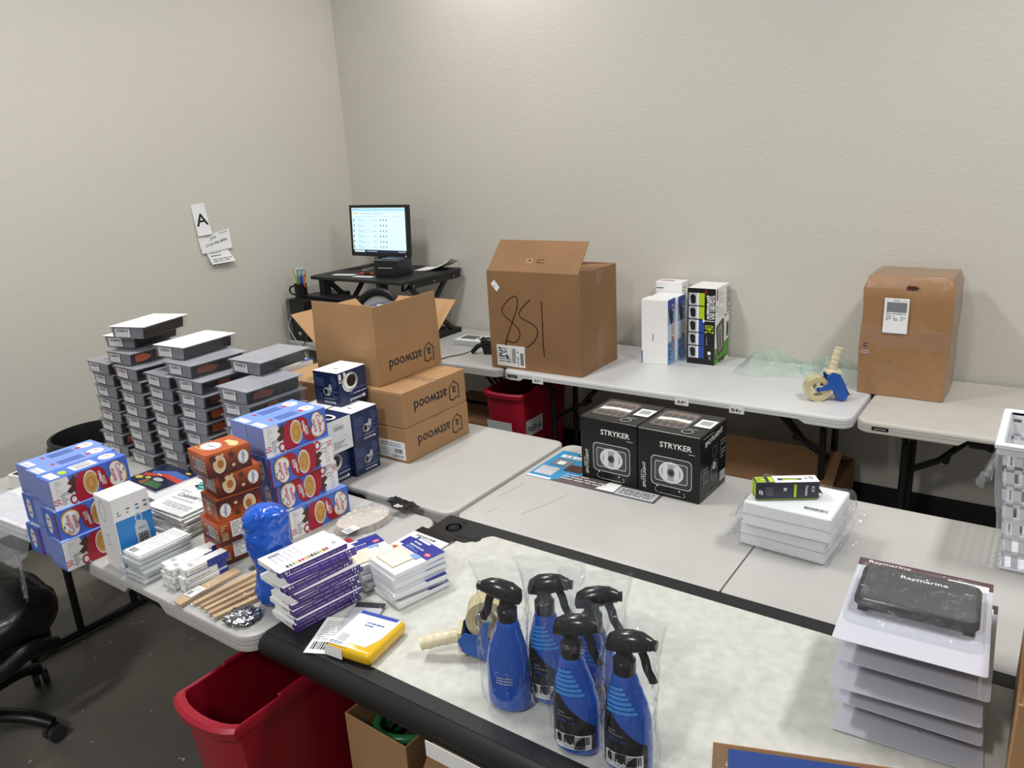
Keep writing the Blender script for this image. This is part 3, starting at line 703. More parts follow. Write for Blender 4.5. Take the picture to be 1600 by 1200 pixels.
for k, (lb, mm, dx) in enumerate((('white-handled scissors in the black mug', mat('scissor_white', (214, 226, 226), .4), .0), ('teal-handled scissors at the right of the black mug', mat('scissor_teal', (90, 150, 170), .4), .03))):
    t = thing('scissors', lb, 'scissors', (.150+dx*.6, -.70+.012, 1.06), 30)
    MB().box(-.004, .004, -.001, .001, 0, .10, STEEL).build('blades', t)
    for s_ in (-1, 1):
        c = [(s_*.014+.014*math.cos(2*math.pi*i/16), s_*.002, .130-k*.008+.028*math.sin(2*math.pi*i/16)) for i in range(16)]
        MB().tube(c, .0038, mm, 7, closed=True).build('handle_loop', t, smooth=50)

# mesh-backed chair standing in the aisle behind the cartons
def mesh_chair():
    t = thing('task_chair', 'black-rimmed grey mesh chair back rising behind the open carton', 'chair', (1.22, -1.08, 0), 15)
    n = 28
    c = [(.135*math.cos(2*math.pi*i/n), .0+.02*math.sin(2*math.pi*i/n), 1.04+.155*math.sin(2*math.pi*i/n)) for i in range(n)]
    Mx = Matrix.Translation((0, 0, 1.02)) @ Matrix.Rotation(R_(28), 4, 'Y') @ Matrix.Translation((0, 0, -1.02))
    c = [Mx @ Vector(q) for q in c]
    MB().tube(c, .013, BPLAST, 10, closed=True, ry=.022).build('back_rim', t, smooth=60)
    mb = MB(); ce = sum(c, Vector())/n+Vector((0, .03, 0)); mb.add(c+[ce], [(i, (i+1) % n, n) for i in range(n)], film('chair_mesh', (.75, .75, .77), .75, .35, .5, (176, 178, 180))); mb.build('back_mesh', t, smooth=80)
    MB().tube(spline([(0, .02, .86), (0, .07, .6), (0, .02, .47), (0, -.05, .44)], 5), .02, BPLAST, 10).build('back_spine', t, smooth=50)
    s = MB(); s.prism(rrect(-.23, .23, -.25, .22, .1), .42, .49, BRUBBER); s.build('seat', t, bevel=.012, seg=2)
    MB().cyl((0, 0, .1), (0, 0, .43), .025, BMETAL, 12).build('gas_column', t)
    for k in range(5):
        a = R_(72*k+20); e = (.29*math.cos(a), .29*math.sin(a), .075)
        MB().tube([(0, 0, .11), e], [.028, .018], BPLAST, 8).build('base_spoke', t, smooth=50)
        MB().cyl((e[0]-.02*math.sin(a), e[1]+.02*math.cos(a), .03), (e[0]+.02*math.sin(a), e[1]-.02*math.cos(a), .03), .03, BPLAST, 14).build('castor', t, smooth=40)
mesh_chair()

# wall notes
def note(label, c, bulge, items, W_, H_, x=.003):
    """c: bl, br, tr, tl as (y,z)"""
    def f(u, v, k=0):
        y = (c[0][0]*(1-u)+c[1][0]*u)*(1-v)+(c[3][0]*(1-u)+c[2][0]*u)*v; z = (c[0][1]*(1-u)+c[1][1]*u)*(1-v)+(c[3][1]*(1-u)+c[2][1]*u)*v
        return Vector((x+bulge*(1-v)**1.5*(.5+u*.5)+.008*math.sin(u*3.1)*abs(bulge)*10+k, y, z))
    mb = MB(); mb.grid(lambda u, v: f(u, v), 10, 10, PAPER); mb.grid(lambda u, v: f(u, v, -.0006), 10, 10, PAPER)
    o = mb.build('wall_note', None, smooth=60, fix=False); tag(o, label, 'note', 'paper notes on the left wall')
    ob('handwriting', prmesh((f, W_, H_), items, 'handwriting', base=.001), o)
note('white paper strip with a bold letter A on the left wall', [(-1.297, 1.494), (-1.205, 1.503), (-1.216, 1.688), (-1.307, 1.684)], .02, [('t', 'A', .52, .50, .38, BLACK, 0, .078)], .09, .19)
note('white note with a handwritten phone number below the letter A', [(-1.287, 1.389), (-1.076, 1.402), (-1.071, 1.522), (-1.298, 1.487)], .012, [('t', 'JTP', .44, .72, .14, DBLUE, 6, .045), ('t', '(713)-955-8956', .52, .44, .17, DBLUE, 5, .15), ('ln', .66, .86, .92, .93, GREYP, 1)], .215, .115, .006)
note('small white slip with printed lines, lowest on the left wall', [(-1.241, 1.318), (-1.083, 1.322), (-1.106, 1.40), (-1.262, 1.40)], .03, [('ln', .1, .78, .6, .9, GREYP, 1), ('ln', .12, .55, .55, .68, BLACK, 1), ('ln', .12, .12, .95, .42, GREYP, 2)], .16, .075, .010)

# ---------------------------------------------------------------- under the wall tables
def bin_(label, x0, x1, y0, y1, h, labels=()):
    t = thing('waste_bin', label, 'waste bin', ((x0+x1)/2, (y0+y1)/2, 0), 0, 'red slim waste bins')
    hx, hy = (x1-x0)/2, (y1-y0)/2; RB = mat('bin_red', (146, 12, 35), .42)
    def ring(k, z, s=0):
        P = []
        for i in range(9): a = R_(200+140*i/8); P.append((math.cos(a)*hx/math.cos(R_(20))*k, -hy*k+.05+math.sin(a)*.05*k*1.0-0.0, z))
        for i in range(9): a = R_(20+140*i/8); P.append((math.cos(a)*hx/math.cos(R_(20))*k, hy*k-.05+math.sin(a)*.05*k, z))
        return P
    b = MB(); b.rings([ring(.80, .004), ring(.80, 0.0), ring(.97, h-.03), ring(.97, h), ring(.935, h), ring(.90, h-.25), ring(.78, .01)], RB, cap0=False, cap1=True); b.build('bin_body', t, smooth=30)
    r = MB(); r.rings([ring(.975, h-.028), ring(1.02, h-.026), ring(1.03, h-.004), ring(1.0, h+.004), ring(.95, h+.002), ring(.95, h-.02)], RB, cap0=False, cap1=False); r.build('rim', t, smooth=35)
    for s_ in (-1, 1): MB().box(s_*hx*.955-.006, s_*hx*.955+.006, -.11, .11, h-.003, h+.010, RB).build('vent_lip', t, bevel=.003)
    for nm, fr, its in labels: ob(nm, prmesh(fr, its, nm, base=.004), t)
bin_('red slim bin under the white wall table with white labels', 1.70, 1.965, -.79, -.26, .60,
     (('end_label', frame((-.10, -.252, .30), (1, 0, 0), (0, -.085, .996), .17, .14), [('r', 0, 0, 1, 1, LGREY), ('t', 'PREP-A', .5, .4, .3, BLACK, 0, .12)]),
      ('side_label', frame((.121, -.21, .34), (0, 1, 0), (.046, 0, .999), .17, .10), [('r', 0, 0, 1, 1, LGREY), ('t', 'PREP-A', .5, .4, .38, BLACK, 0, .14)])))
bin_('red slim bin in the foreground under the left table corner', 2.56, 2.805, -3.25, -2.70, .60)
def floor_carton(label, x0, x1, y0, y1, h, m=CARDD, z=0, flaps=()):
    return open_carton('storage_carton', label, (x1, y0), x1-x0, y1-y0, h, z, 0, m, flaps=flaps, group='cartons under the tables')
floor_carton('brown carton with sagging flaps under the B4 sticker', 2.93, 3.56, -.60, -.12, .30, flaps=(('L', .26, -62), ('B', .24, -70), ('R', .2, -80)))
floor_carton('brown carton against the wall under the A4 sticker', 2.25, 2.80, -.50, -.1, .36, flaps=(('L', .2, -85), ('B', .2, -85)))
floor_carton('brown carton on the floor left of the red wall bin', 1.08, 1.62, -.62, -.12, .33, flaps=(('L', .22, -84), ('B', .22, -84)))

# ================================================================ things on the island
ZI = .7425
# --- upside-down brown cartons
def house(cx, cy, w, h):
    P = [(cx-w/2, cy-h/2+.03), (cx-w/2, cy+h*.2), (cx, cy+h/2), (cx+w/2, cy+h*.2), (cx+w/2, cy-h/2-.02), (cx+w*.2, cy-h/2+.05), (cx-w*.1, cy-h/2-.02), (cx-w/2, cy-h/2+.03)]
    return [('s', P, .0060, DBLUE)]
ATT = house(.80, .5, .15, .54)+[('t', 'a', .80, .52, .20, DBLUE, 180), ('t', 'attwood', .425, .50, .31, DBLUE, 180, .198)]
w, d, h = .335, .387, .1425
lbl = [('r', .02, .08, .47, .6, WHITE), ('ln', .05, .42, .42, .55, GREYP, 2), ('ln', .05, .15, .22, .38, LGREY, 4), ('bar', .30, .25, .42, .38, BLACK, 9), ('bar', .26, .12, .44, .2, GREYP, 14)]
for i, lb in enumerate(('brown carton with upside-down lettering, bottom of the stack', 'brown carton with upside-down lettering, middle of the stack')):
    t = thing('printed_carton', lb, 'carton', (2.300-.004*i, -2.030, ZI+.0003+i*(h+.0006)), 0, 'lettered brown cartons')
    MB().box(-w, 0, 0, d, 0, h-.004, CARD).build('carton_body', t, bevel=.0025)
    for y0_, y1_ in ((.001, d/2-.0012), (d/2+.0012, d-.001)): MB().box(-w+.001, -.001, y0_, y1_, h-.004, h, CARD).build('top_flap', t, bevel=.0012)
    MB().box(-w+.0, .0, d/2-.024, d/2+.024, h, h+.0003, TAPE).build('tape_strip', t)
    ob('lettering', prmesh(fR(w, d, h), ATT, 'lettering'), t)
    if i == 0: ob('shipping_label', prmesh(fL(w, d, h), [(q[0],)+tuple(list(q[1:])) for q in [('r', .55, .08, .97, .6, WHITE), ('ln', .58, .42, .9, .55, GREYP, 2), ('ln', .58, .15, .72, .38, LGREY, 4), ('bar', .80, .25, .92, .38, BLACK, 9), ('bar', .76, .12, .94, .2, GREYP, 14)]], 'shipping_label'), t)
w, d, h = .345, .387, .141
open_carton('printed_carton', 'open brown carton with raised flaps, top of the lettered stack', (2.155, -2.0), w, d, h, 1.0295, 1, CARD, flaps=(('L', .182, -1.5), ('R', .176, -1.5), ('W', .175, 50), ('B', .175, 52)), group='lettered brown cartons', k=.0015, tp=.003,
            prints=(('lettering', fR(w, d, h), ATT),))
t = thing('plain_carton', 'plain closed brown carton behind the navy pump boxes', 'carton', (1.90, -1.965, ZI), 2)
w, d, h = .42, .36, .24
MB().box(-w, 0, 0, d, 0, h-.004, CARDD).build('carton_body', t, bevel=.0025)
for y0_, y1_ in ((.001, d/2-.0012), (d/2+.0012, d-.001)): MB().box(-w+.001, -.001, y0_, y1_, h-.004, h, CARDIN).build('top_flap', t, bevel=.0012)
ob('marks', prmesh(fT(w, d, h), [('r', .1, .60, .5, .8, PAPER), ('ln', .14, .64, .46, .76, GREYP, 3)], 'marks', base=.001), t)

# --- navy pump boxes
PN = mat('pump_box_navy', (27, 40, 80), .35)
def pump_side(k):
    b = [('ln', .06, .55, .42, .92, mat('navy_fine_print', (86, 104, 150), .5), 8), ('ln', .06, .2, .30, .5, mat('navy_fine_print', (86, 104, 150), .5), 6), ('ln', .72, .2, .94, .9, mat('navy_fine_print', (86, 104, 150), .5), 10), ('e', .52, .42, .15, .13, LGREY), ('e', .66, .54, .06, .12, LGREY), ('e', .47, .42, .07, .09, BLACK), ('e', .6, .42, .05, .06, GREYP), ('t', 'attwood', .58, .10, .07, WHITE, 180, .05), ('e', .80, .10, .03, .03, WHITE), ('ln', .4, .2, .85, .24, LGREY, 1)]
    return b
PSF = [('e', .38, .63, .25, .27, WHITE), ('p', [(.2, .98), (.27, .96), (.32, .7), (.2, .62)], WHITE), ('e', .45, .68, .16, .18, BLACK), ('ring', .42, .66, .26, .27, .12, LGREY), ('ln', .35, .24, .95, .44, mat('navy_fine_print', (86, 104, 150), .5), 3), ('ln', .5, .25, .95, .3, WHITE, 1), ('t', 'attwood', .58, .10, .10, WHITE, 180, .07), ('e', .84, .12, .05, .05, WHITE), ('r', .02, .70, .11, .96, WHITE), ('e', .065, .76, .03, .04, RED)]
PTOP = [('r', 0, 0, 1, 1, WHITE), ('ln', .25, .55, .7, .64, LGREY, 2), ('e', .55, .35, .1, .03, GREYP)]
PB = dict(w=.128, d=.130, h=.1265)
def pump(label, near, rz=0, L=None, R=None, T=PTOP, w=.128, d=.130, h=.1265):
    retail('pump_box', label, 'box', near, w, d, h, PN, rz, 'navy and white pump boxes', R=R, L=L, T=T)
pump('navy pump box at the bottom right of the navy pile', (2.211, -2.221, ZI), 1, pump_side(0), pump_side(0))
pump('navy pump box above the bottom right one, under the white lid', (2.218, -2.219, ZI+.127), 0, pump_side(0), pump_side(0))
pump('navy pump box low at the front, half hidden by creamer boxes', (2.189, -2.353, ZI), 0, pump_side(0), PSF)
pump('pump box turned on its side showing a white barcode face', (2.212, -2.351, ZI+.127), 0, None, [('r', 0, 0, 1, 1, WHITE), ('bar', .35, .66, .72, .78, GREYP, 14), ('ln', .35, .8, .72, .86, LGREY, 2), ('s', [(.55, .4), (.72, .5), (.98, .2)], .0012, LGREY), ('ln', .3, .12, .75, .34, GREYP, 4)], [('e', .6, .5, .3, .2, WHITE), ('e', .62, .5, .2, .12, BLACK)])
pump('navy pump box in the back row at table level', (2.079, -2.215, ZI), 0)
pump('navy pump box in the back row showing a white lid corner', (2.082, -2.222, ZI+.127), 0)
pump('navy pump box alone on top of the navy pile', (2.125, -2.182, ZI+.2545), 2, pump_side(0), PSF, PTOP, .132, .150, .132)
pump('navy pump box hidden low inside the open carton', (2.03, -1.80, 1.0345), 0)
pump('navy pump box peeping out of the open carton', (2.03, -1.80, 1.0345+.1275), 0, None, None, [('e', .45, .45, .28, .12, LGREY), ('e', .6, .55, .12, .1, WHITE), ('ln', .2, .15, .5, .3, LGREY, 2)], .15, .17, .127)
t = retail('starter_box', 'blue and white box standing behind the clear packs', 'box', (1.450, -1.90, ZI), .11, .15, .262, WHITE, -8, L=[('r', .05, .55, .95, .93, BLUEP), ('e', .65, .72, .14, .12, BLACK), ('ring', .65, .75, .18, .14, .2, WHITE), ('ln', .1, .8, .35, .9, LGREY, 2), ('ln', .1, .1, .9, .5, LGREY, 9)], R=[('ln', .05, .05, .95, .9, LGREY, 20)], T=[('ln', .15, .2, .7, .3, RED, 1), ('p', [(.6, 1), (1, 1), (1, .5)], BLUEP), ('ln', .1, .5, .6, .8, LGREY, 2)])

# --- creamer boxes
CB = mat('creamer_blue', (74, 112, 205), .35); CEND = mat('creamer_periwinkle', (134, 150, 214), .4); CTOP = mat('creamer_light_blue', (120, 152, 226), .35)
MUG = mat('creamer_mug_red', (172, 28, 48), .35); COF = mat('creamer_coffee', (206, 160, 84), .35); CHOC = mat('creamer_choc', (82, 46, 40), .4)
RTEXT = mat('creamer_red_text', (190, 30, 52), .4)
CW, CD, CH = .0868, .238, .0945
CA = [('r', 0, 0, 1, 1, CB), ('p', [(0, 0), (.3, 0), (.26, .5), (.22, 1), (0, 1)], WHITE), ('ln', .06, .35, .13, .95, LGREY, 12), ('t', '50', .045, .24, .2, RTEXT, 90, .02), ('ln', .1, .08, .2, .5, GREYP, 7),
      ('p', [(.2, .75), (.3, .97), (.33, .7), (.27, .6)], CHOC), ('p', [(.18, .5), (.28, .7), (.3, .45), (.22, .38)], CHOC),
      ('p', spline([(.27, .12), (.31, .75), (.36, .97), (.46, .96), (.56, .9), (.52, .1), (.42, .0), (.3, .02)], 3), MUG), ('e', .245, .17, .05, .17, MUG), ('e', .245, .17, .03, .1, WHITE), ('ring', .49, .52, .095, .42, .12, WHITE), ('e', .49, .52, .086, .37, COF), ('ring', .49, .50, .05, .22, .25, mat('creamer_swirl', (186, 132, 60), .35)),
      ('p', spline([(.50, .98), (.60, .97), (.68, .8), (.70, .5), (.76, .28), (.84, .1), (.72, .02), (.62, .12), (.58, .5), (.57, .8)], 3), MUG), ('ln', .60, .30, .625, .85, WHITE, 1), ('t', 'PEPPERMINT', .622, .55, .09, WHITE, -80, .05), ('t', 'MOCHA', .66, .45, .09, WHITE, -80, .03),
      ('e', .83, .70, .085, .27, GOLD), ('e', .84, .35, .12, .30, GOLD), ('e', .905, .5, .055, .32, GOLD), ('e', .825, .72, .075, .22, WHITE), ('e', .835, .36, .105, .26, WHITE), ('e', .90, .5, .045, .28, WHITE),
      ('t', 'Coffee', .868, .53, .165, RTEXT, -83, .062), ('t', 'mate', .790, .50, .125, RTEXT, -83, .044), ('ln', .92, .45, .935, .7, BLUEP, 1)]
CBF = flip(CA)
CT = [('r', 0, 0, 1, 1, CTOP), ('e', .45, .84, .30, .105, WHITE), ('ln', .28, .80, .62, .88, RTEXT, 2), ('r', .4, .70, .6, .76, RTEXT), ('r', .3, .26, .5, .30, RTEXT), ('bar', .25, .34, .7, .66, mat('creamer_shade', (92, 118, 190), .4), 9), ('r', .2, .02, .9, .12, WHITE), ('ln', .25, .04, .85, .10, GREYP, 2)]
CT2 = [('r', 0, 0, 1, 1, CB), ('e', .45, .84, .30, .105, WHITE), ('ln', .28, .80, .62, .88, RTEXT, 2), ('r', .2, .36, .8, .66, WHITE), ('bar', .25, .4, .7, .6, GREYP, 12), ('e', .55, .24, .2, .05, LIME), ('r', .2, .04, .9, .16, WHITE)]
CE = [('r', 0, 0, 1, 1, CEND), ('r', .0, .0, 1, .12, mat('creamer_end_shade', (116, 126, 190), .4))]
CE2 = [('r', 0, 0, 1, 1, CB), ('r', .9, 0, 1, 1, RED), ('e', .42, .52, .18, .36, WHITE), ('ln', .32, .3, .52, .75, RTEXT, 3)]
CR = [('r', 0, 0, 1, 1, CB), ('p', [(.25, 0), (.6, 0), (.6, 1), (.3, 1)], MUG)]
LAY = ['bottom', 'second', 'third', 'top']; ROW = ['front', 'middle', 'rear']
def creamer(pile, lay, row, near, rz, fl, top2=False):
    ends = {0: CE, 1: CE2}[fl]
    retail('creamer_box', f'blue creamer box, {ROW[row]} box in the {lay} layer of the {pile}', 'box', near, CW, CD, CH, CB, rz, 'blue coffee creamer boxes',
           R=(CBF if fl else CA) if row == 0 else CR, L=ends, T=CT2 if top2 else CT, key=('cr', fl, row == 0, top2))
rr = random.Random(2)
for l, (x, y, fl) in enumerate(((1.936, -3.160, 0), (1.922, -3.153, 1), (1.912, -3.144, 0))):
    for r in range(3):
        creamer('left creamer pile', ['bottom', 'middle', 'top'][l], r, (x-r*(CW+.0008), y+(.006*r if r else 0)+rr.uniform(0, .012)*(r > 0), ZI+l*(CH+.0006)), 0, fl if r == 0 else (1 if l < 2 and r == 2 else 0), l == 2 and r == 0)
for l, (x, y, fl) in enumerate(((2.390, -2.676, 0), (2.366, -2.690, 1), (2.376, -2.706, 1), (2.360, -2.702, 0))):
    for r in range(2):
        creamer('right creamer pile', LAY[l], r if r == 0 else 2, (x-r*(CW+.0008), y+r*.004, ZI+l*(CH+.0006)), -3, fl)

# --- orange flavoured creamer boxes
DG = grad('delight_blend', [(0, (66, 22, 18)), (.45, (110, 42, 22)), (1, (196, 92, 30))], 2, 0, .072)
DGF = grad('delight_blend_flipped', [(0, (196, 92, 30)), (.55, (110, 42, 22)), (1, (66, 22, 18))], 2, 0, .072)
DGT = mat('delight_top', (176, 84, 38), .35); DTXT = mat('delight_text', (34, 56, 130), .4); CRM = mat('delight_cream', (224, 196, 140), .4)
DW, DD, DH = .112, .138, .072
DA = [('star', .82, .5, .13, .32, WHITE), ('t', 'Delight', .82, .5, .18, DTXT, 85, .034), ('e', .28, .5, .12, .33, CRM), ('ring', .28, .5, .14, .38, .12, WHITE), ('e', .30, .5, .07, .18, mat('delight_caramel', (170, 110, 50), .4)), ('p', [(.08, .9), (.2, .95), (.22, .7), (.1, .6)], CHOC), ('p', [(.5, .8), (.58, .9), (.64, .7), (.56, .6)], CHOC), ('e', .58, .3, .04, .07, CRM), ('p', [(.3, .8), (.37, .95), (.4, .86), (.34, .7)], CRM)]
DL = [('r', .40, .25, .78, .75, LGREY), ('bar', .44, .30, .74, .70, BROWNP, 12), ('e', .30, .3, .03, .05, WHITE), ('e', .30, .72, .03, .05, WHITE), ('ln', .84, .25, .95, .75, CRM, 4)]
DL2 = [('ring', .45, .45, .14, .25, .2, CRM), ('e', .45, .45, .06, .12, CRM), ('ln', .1, .72, .8, .8, CRM, 1)]
DN = [('r', .28, .25, .95, .95, WHITE), ('ln', .30, .3, .93, .9, GREYP, 9), ('ln', .05, .2, .2, .9, CRM, 8)]
DT = [('r', 0, 0, 1, 1, DGT), ('star', .38, .38, .34, .22, WHITE), ('t', 'Delight', .38, .38, .10, DTXT, 8, .048), ('e', .72, .75, .18, .1, CRM), ('p', [(.3, .8), (.7, .9), (.65, .7), (.35, .7)], CRM), ('ln', .1, .12, .5, .16, CRM, 1)]
for i, (lb, x, y, rz, body, L, R) in enumerate((
        ('lowest orange creamer box, mostly hidden, with ingredient panel', 2.342, -2.897, -9, DG, DL, DN), ('orange creamer box second from the bottom with ingredient panel', 2.355, -2.901, -8, DG, DL, DN),
        ('orange creamer box in the middle of its stack, design upside down', 2.354, -2.894, -12, DGF, DL2, flip(DA)), ('orange creamer box second from the top of its stack', 2.347, -2.879, -13, DG, DL, DA), ('orange creamer box on top of its stack', 2.354, -2.901, -8, DG, DL, DA))):
    retail('flavoured_creamer_box', lb, 'box', (x, y, ZI+i*.0724), DW, DD, DH, body, rz, 'orange flavoured creamer boxes', R=R, L=L, T=DT)

# --- telephone box
PHB = mat('phone_box_blue', (34, 128, 202), .4); PH = mat('phone_grey', (196, 198, 204), .4); KEY = mat('phone_keys', (66, 68, 66), .4)
PR = [('r', 0, 0, 1, 1, WHITE), ('r', .02, 0, 1, .70, PHB), ('p', spline([(.42, .0), (.44, .18), (.50, .28), (.48, .45), (.50, .58), (.60, .62), (.70, .60), (.80, .58), (.84, .45), (.86, .28), (.97, .12), (1.0, .0)], 3), PH), ('ring', .63, .655, .10, .07, .35, PH),
      ('r', .54, .27, .80, .44, KEY), ('ln', .56, .49, .78, .53, SKY, 1), ('ln', .1, .755, .2, .83, GREYP, 2), ('ln', .35, .755, .45, .85, GREYP, 2), ('ln', .6, .76, .7, .86, SKY, 2), ('ln', .82, .76, .92, .88, GREYP, 2)]
for a in range(3):
    for b in range(4): PR.append(('r', .56+a*.08, .285+b*.04, .60+a*.08, .305+b*.04, ORANGEP if (a, b) == (0, 1) else LGREY))
retail('telephone_box', 'white and blue telephone box showing a handset with keypad', 'box', (2.104, -3.072, ZI), .104, .112, .237, WHITE, -2, R=PR,
       L=[('ring', .38, .80, .16, .15, .12, LGREY), ('ln', .35, .3, .45, .5, LGREY, 3), ('ln', .7, .03, .95, .06, SKY, 1)], T=[('s', [(0, 0), (.15, .4), (0, .9)], .001, LGREY), ('s', [(1, .1), (.75, .55), (1, .95)], .001, LGREY)])

# --- clear packs with black trays (columns of clamshells)
PW, PL, PHH = .172, .245, .0515
GEND = mat('tray_end_grey', (128, 129, 136), .3, var=.12, scale=20); TRAYB = mat('tray_black', (13, 12, 13), .3, spec=.4); ORG = mat('part_orange', (186, 82, 30), .35); RUST = mat('part_rust', (112, 48, 30), .4)
def pack_meshes(v):
    ms = []
    ms.append(('backing_card', MB().box(-.002, PW+.002, -.001, PL+.002, PHH-.0025, PHH-.0008, WHITE if v == 3 else GREYC).mesh('backing_card', bevel=.0004)))
    ms.append(('tray', MB().box(.010, PW-.010, .010, PL-.012, .002, PHH-.004, TRAYB, .006, .003).mesh('tray', bevel=.002)))
    ms.append(('tray_end', MB().box(.006, PW-.012, .004, .009, .002, PHH-.004, GEND, .005, -.0).mesh('tray_end', bevel=.001)))
    s = MB()
    t0, t1 = PHH-.003, .0012; q = .006
    A = [(0, 0), (PW, 0), (PW, PL), (0, PL)]
    B_ = [(q, q), (PW-q, q), (PW-q, PL-q), (q, PL-q)]
    s.rings([[(x, y, t0) for x, y in A], [(x*.99+PW*.005, y*.99+PL*.005, t0-.004) for x, y in A], [(x, y, t1+.004) for x, y in B_], [(x*.98+PW*.01, y*.98+PL*.01, t1) for x, y in B_]], CLAM, cap0=False)
    s.box(-.007, PW+.007, -.007, PL+.007, t0-.0022, t0-.0014, CLAM)
    ms.append(('clear_shell', s.mesh('clear_shell')))
    rr_ = random.Random(v)
    o = MB()
    if v == 0: o.add([(PW-.0085, .03, .014), (PW-.0085, .10, .010), (PW-.007, .12, .03), (PW-.0065, .07, .042), (PW-.0065, .03, .036)], [(0, 1, 2, 3, 4)], RUST)
    if v == 1: o.add([(PW-.0085, .024, .012), (PW-.0085, .07, .010), (PW-.0065, .095, .026), (PW-.0062, .06, .043), (PW-.0065, .024, .04)], [(0, 1, 2, 3, 4)], ORG); o.add([(PW-.0084, .11, .012), (PW-.0066, .16, .04), (PW-.0066, .12, .042)], [(0, 1, 2)], RUST)
    if v == 2: o.add([(PW-.0085, .06, .010), (PW-.0085, .13, .014), (PW-.0065, .12, .04), (PW-.0065, .08, .042)], [(0, 1, 2, 3)], RUST)
    if v < 3: ms.append(('packed_part', o.mesh('packed_part', fix=False)))
    x0 = .022+.014*rr_.random(); tl = .10*(rr_.random()-.5)
    ms.append(('barcode_label', prmesh(frame((x0, .0018, .009), (1, 0, tl), (0, 0, 1), .072, .033), [('r', 0, 0, 1, 1, WHITE), ('bar', .08, .55, .92, .92, BLACK, 22), ('ln', .08, .1, .9, .48, LGREY, 3)], 'barcode_label')))
    return ms
GREYC = mat('card_grey_back', (150, 150, 158), .3, var=.08, scale=12)
PKM = [pack_meshes(v) for v in range(5)]
def pack(label, loc, rz, v):
    t = thing('clamshell_pack', label, 'clamshell pack', loc, rz, 'clear packs with black trays')
    for nm, me in PKM[v]: ob(nm, me, t)
    return t
rr = random.Random(8)
CN = ['leftmost', 'second', 'third', 'fourth', 'rightmost']
for c, x in enumerate((1.028, 1.236, 1.458, 1.652, 1.912)):
    for k in range(8):
        dx = rr.uniform(-.006, .006)-(.0 if c else .010*(k < 3)); dy = rr.uniform(-.008, .008)
        v = [4, 4, 4, 2, 1][c] if rr.random() < .55 else rr.choice([0, 1, 2, 4])
        if c == 4 or (c == 3 and k > 2): v = rr.choice([0, 1, 2, 1])
        n = 8-k
        pack(f'clear pack in the {CN[c]} column of packs, ' + ('topmost' if n == 1 else f'{ORD[n]} from the top'), (x+dx, -2.552+dy, ZI+.0005+k*.0519), rr.uniform(-.7, .7), v)
zt = ZI+.0005+8*.0519
pack('clear pack lying across the first two columns, barcode end forward', (1.176, -2.545, zt), 2, 1)
pack('clear pack lying across the third and fourth columns, barcode end forward', (1.585, -2.540, zt), 0, 0)
pack('clear pack skewed on the left, second highest in the whole pile', (1.13, -2.52, zt+.052), 14, 3)
pack('clear pack with bright white card, highest in the whole pile', (1.235, -2.54, zt+.104), 17, 3)
pack('clear pack with white card on top right of the pile', (1.50, -2.52, zt+.052), 6, 3)
pack('tilted clear pack on top of the rightmost column', (1.80, -2.41, zt), 4, 4)

# --- columnar pads and the colouring book
def padstack(n, cx, cy, w_, d_, z0, th, rz, name, lab, cat, grp, m, jitter=6, sh=.01, seed=1, top=None, wrap=None):
    r_ = random.Random(seed); out = []
    for i in range(n):
        a = rz+r_.uniform(-jitter, jitter); t = thing(name, lab(n-i, n), cat, (cx+r_.uniform(-sh, sh), cy+r_.uniform(-sh, sh), z0+i*(th+.0004)), a, grp)
        MB().box(-w_/2, w_/2, -d_/2, d_/2, 0, th*.86, m).build('page_block', t, bevel=.0008)
        MB().box(-w_/2, w_/2, -d_/2, d_/2, th*.86, th, WHITE).build('cover', t, bevel=.0003)
        if wrap: MB().box(-w_/2-.004, w_/2+.006, -d_/2-.004, d_/2+.006, .0003, th+.0006, wrap).build('shrink_wrap', t, bevel=.002)
        its = top(i, n) if top else None
        if its: ob('cover_print', prmesh(frame((-w_/2, -d_/2, th+(.0006 if wrap else 0)), (1, 0, 0), (0, 1, 0), w_, d_), its, 'cover_print'), t)
        out.append(t)
    return out
TEAL = mat('teal_print', (110, 190, 190), .4)
def coltop(i, n):
    if i == n-1: return [('p', [(.05, .82), (.75, 1), (.3, .62)], TEAL), ('ring', .30, .72, .20, .05, .35, BLACK), ('t', 'Columnar Pad', .52, .45, .10, GREYP, 4, .145), ('ln', .15, .30, .7, .36, LGREY, 1), ('ln', .05, .52, .3, .56, LGREY, 1), ('ln', .2, .12, .9, .24, LGREY, 3)]
    return [('ln', .1, .05, .9, .2, LGREY, 3)]
PGE = mat('page_edge', (186, 188, 176), .7, bump=.2, bscale=200)
padstack(9, 1.975, -2.735, .20, .25, ZI, .0086, 4, 'columnar_pad', lambda k, n: f'white columnar pad behind the telephone box, {"topmost" if k == 1 else ORD[k] + " from the top"} of its stack', 'paper pad', 'columnar pads', PGE, 5, .008, 3, coltop, None)
padstack(5, 1.70, -2.685, .26, .19, ZI, .0105, -2, 'white_pad', lambda k, n: f'white pad under the colouring book, {"uppermost" if k == 1 else ORD[k] + " from the top"}', 'paper pad', 'white pads under the colouring book', PGE, 3, .006, 4, None, None)
t = thing('colouring_book', 'dark glossy colouring book with red banner and yellow spots', 'book', (1.655, -2.67, ZI+.0545), -2)
MB().box(-.11, .11, -.085, .085, 0, .006, WHITE).build('page_block', t, bevel=.0008)
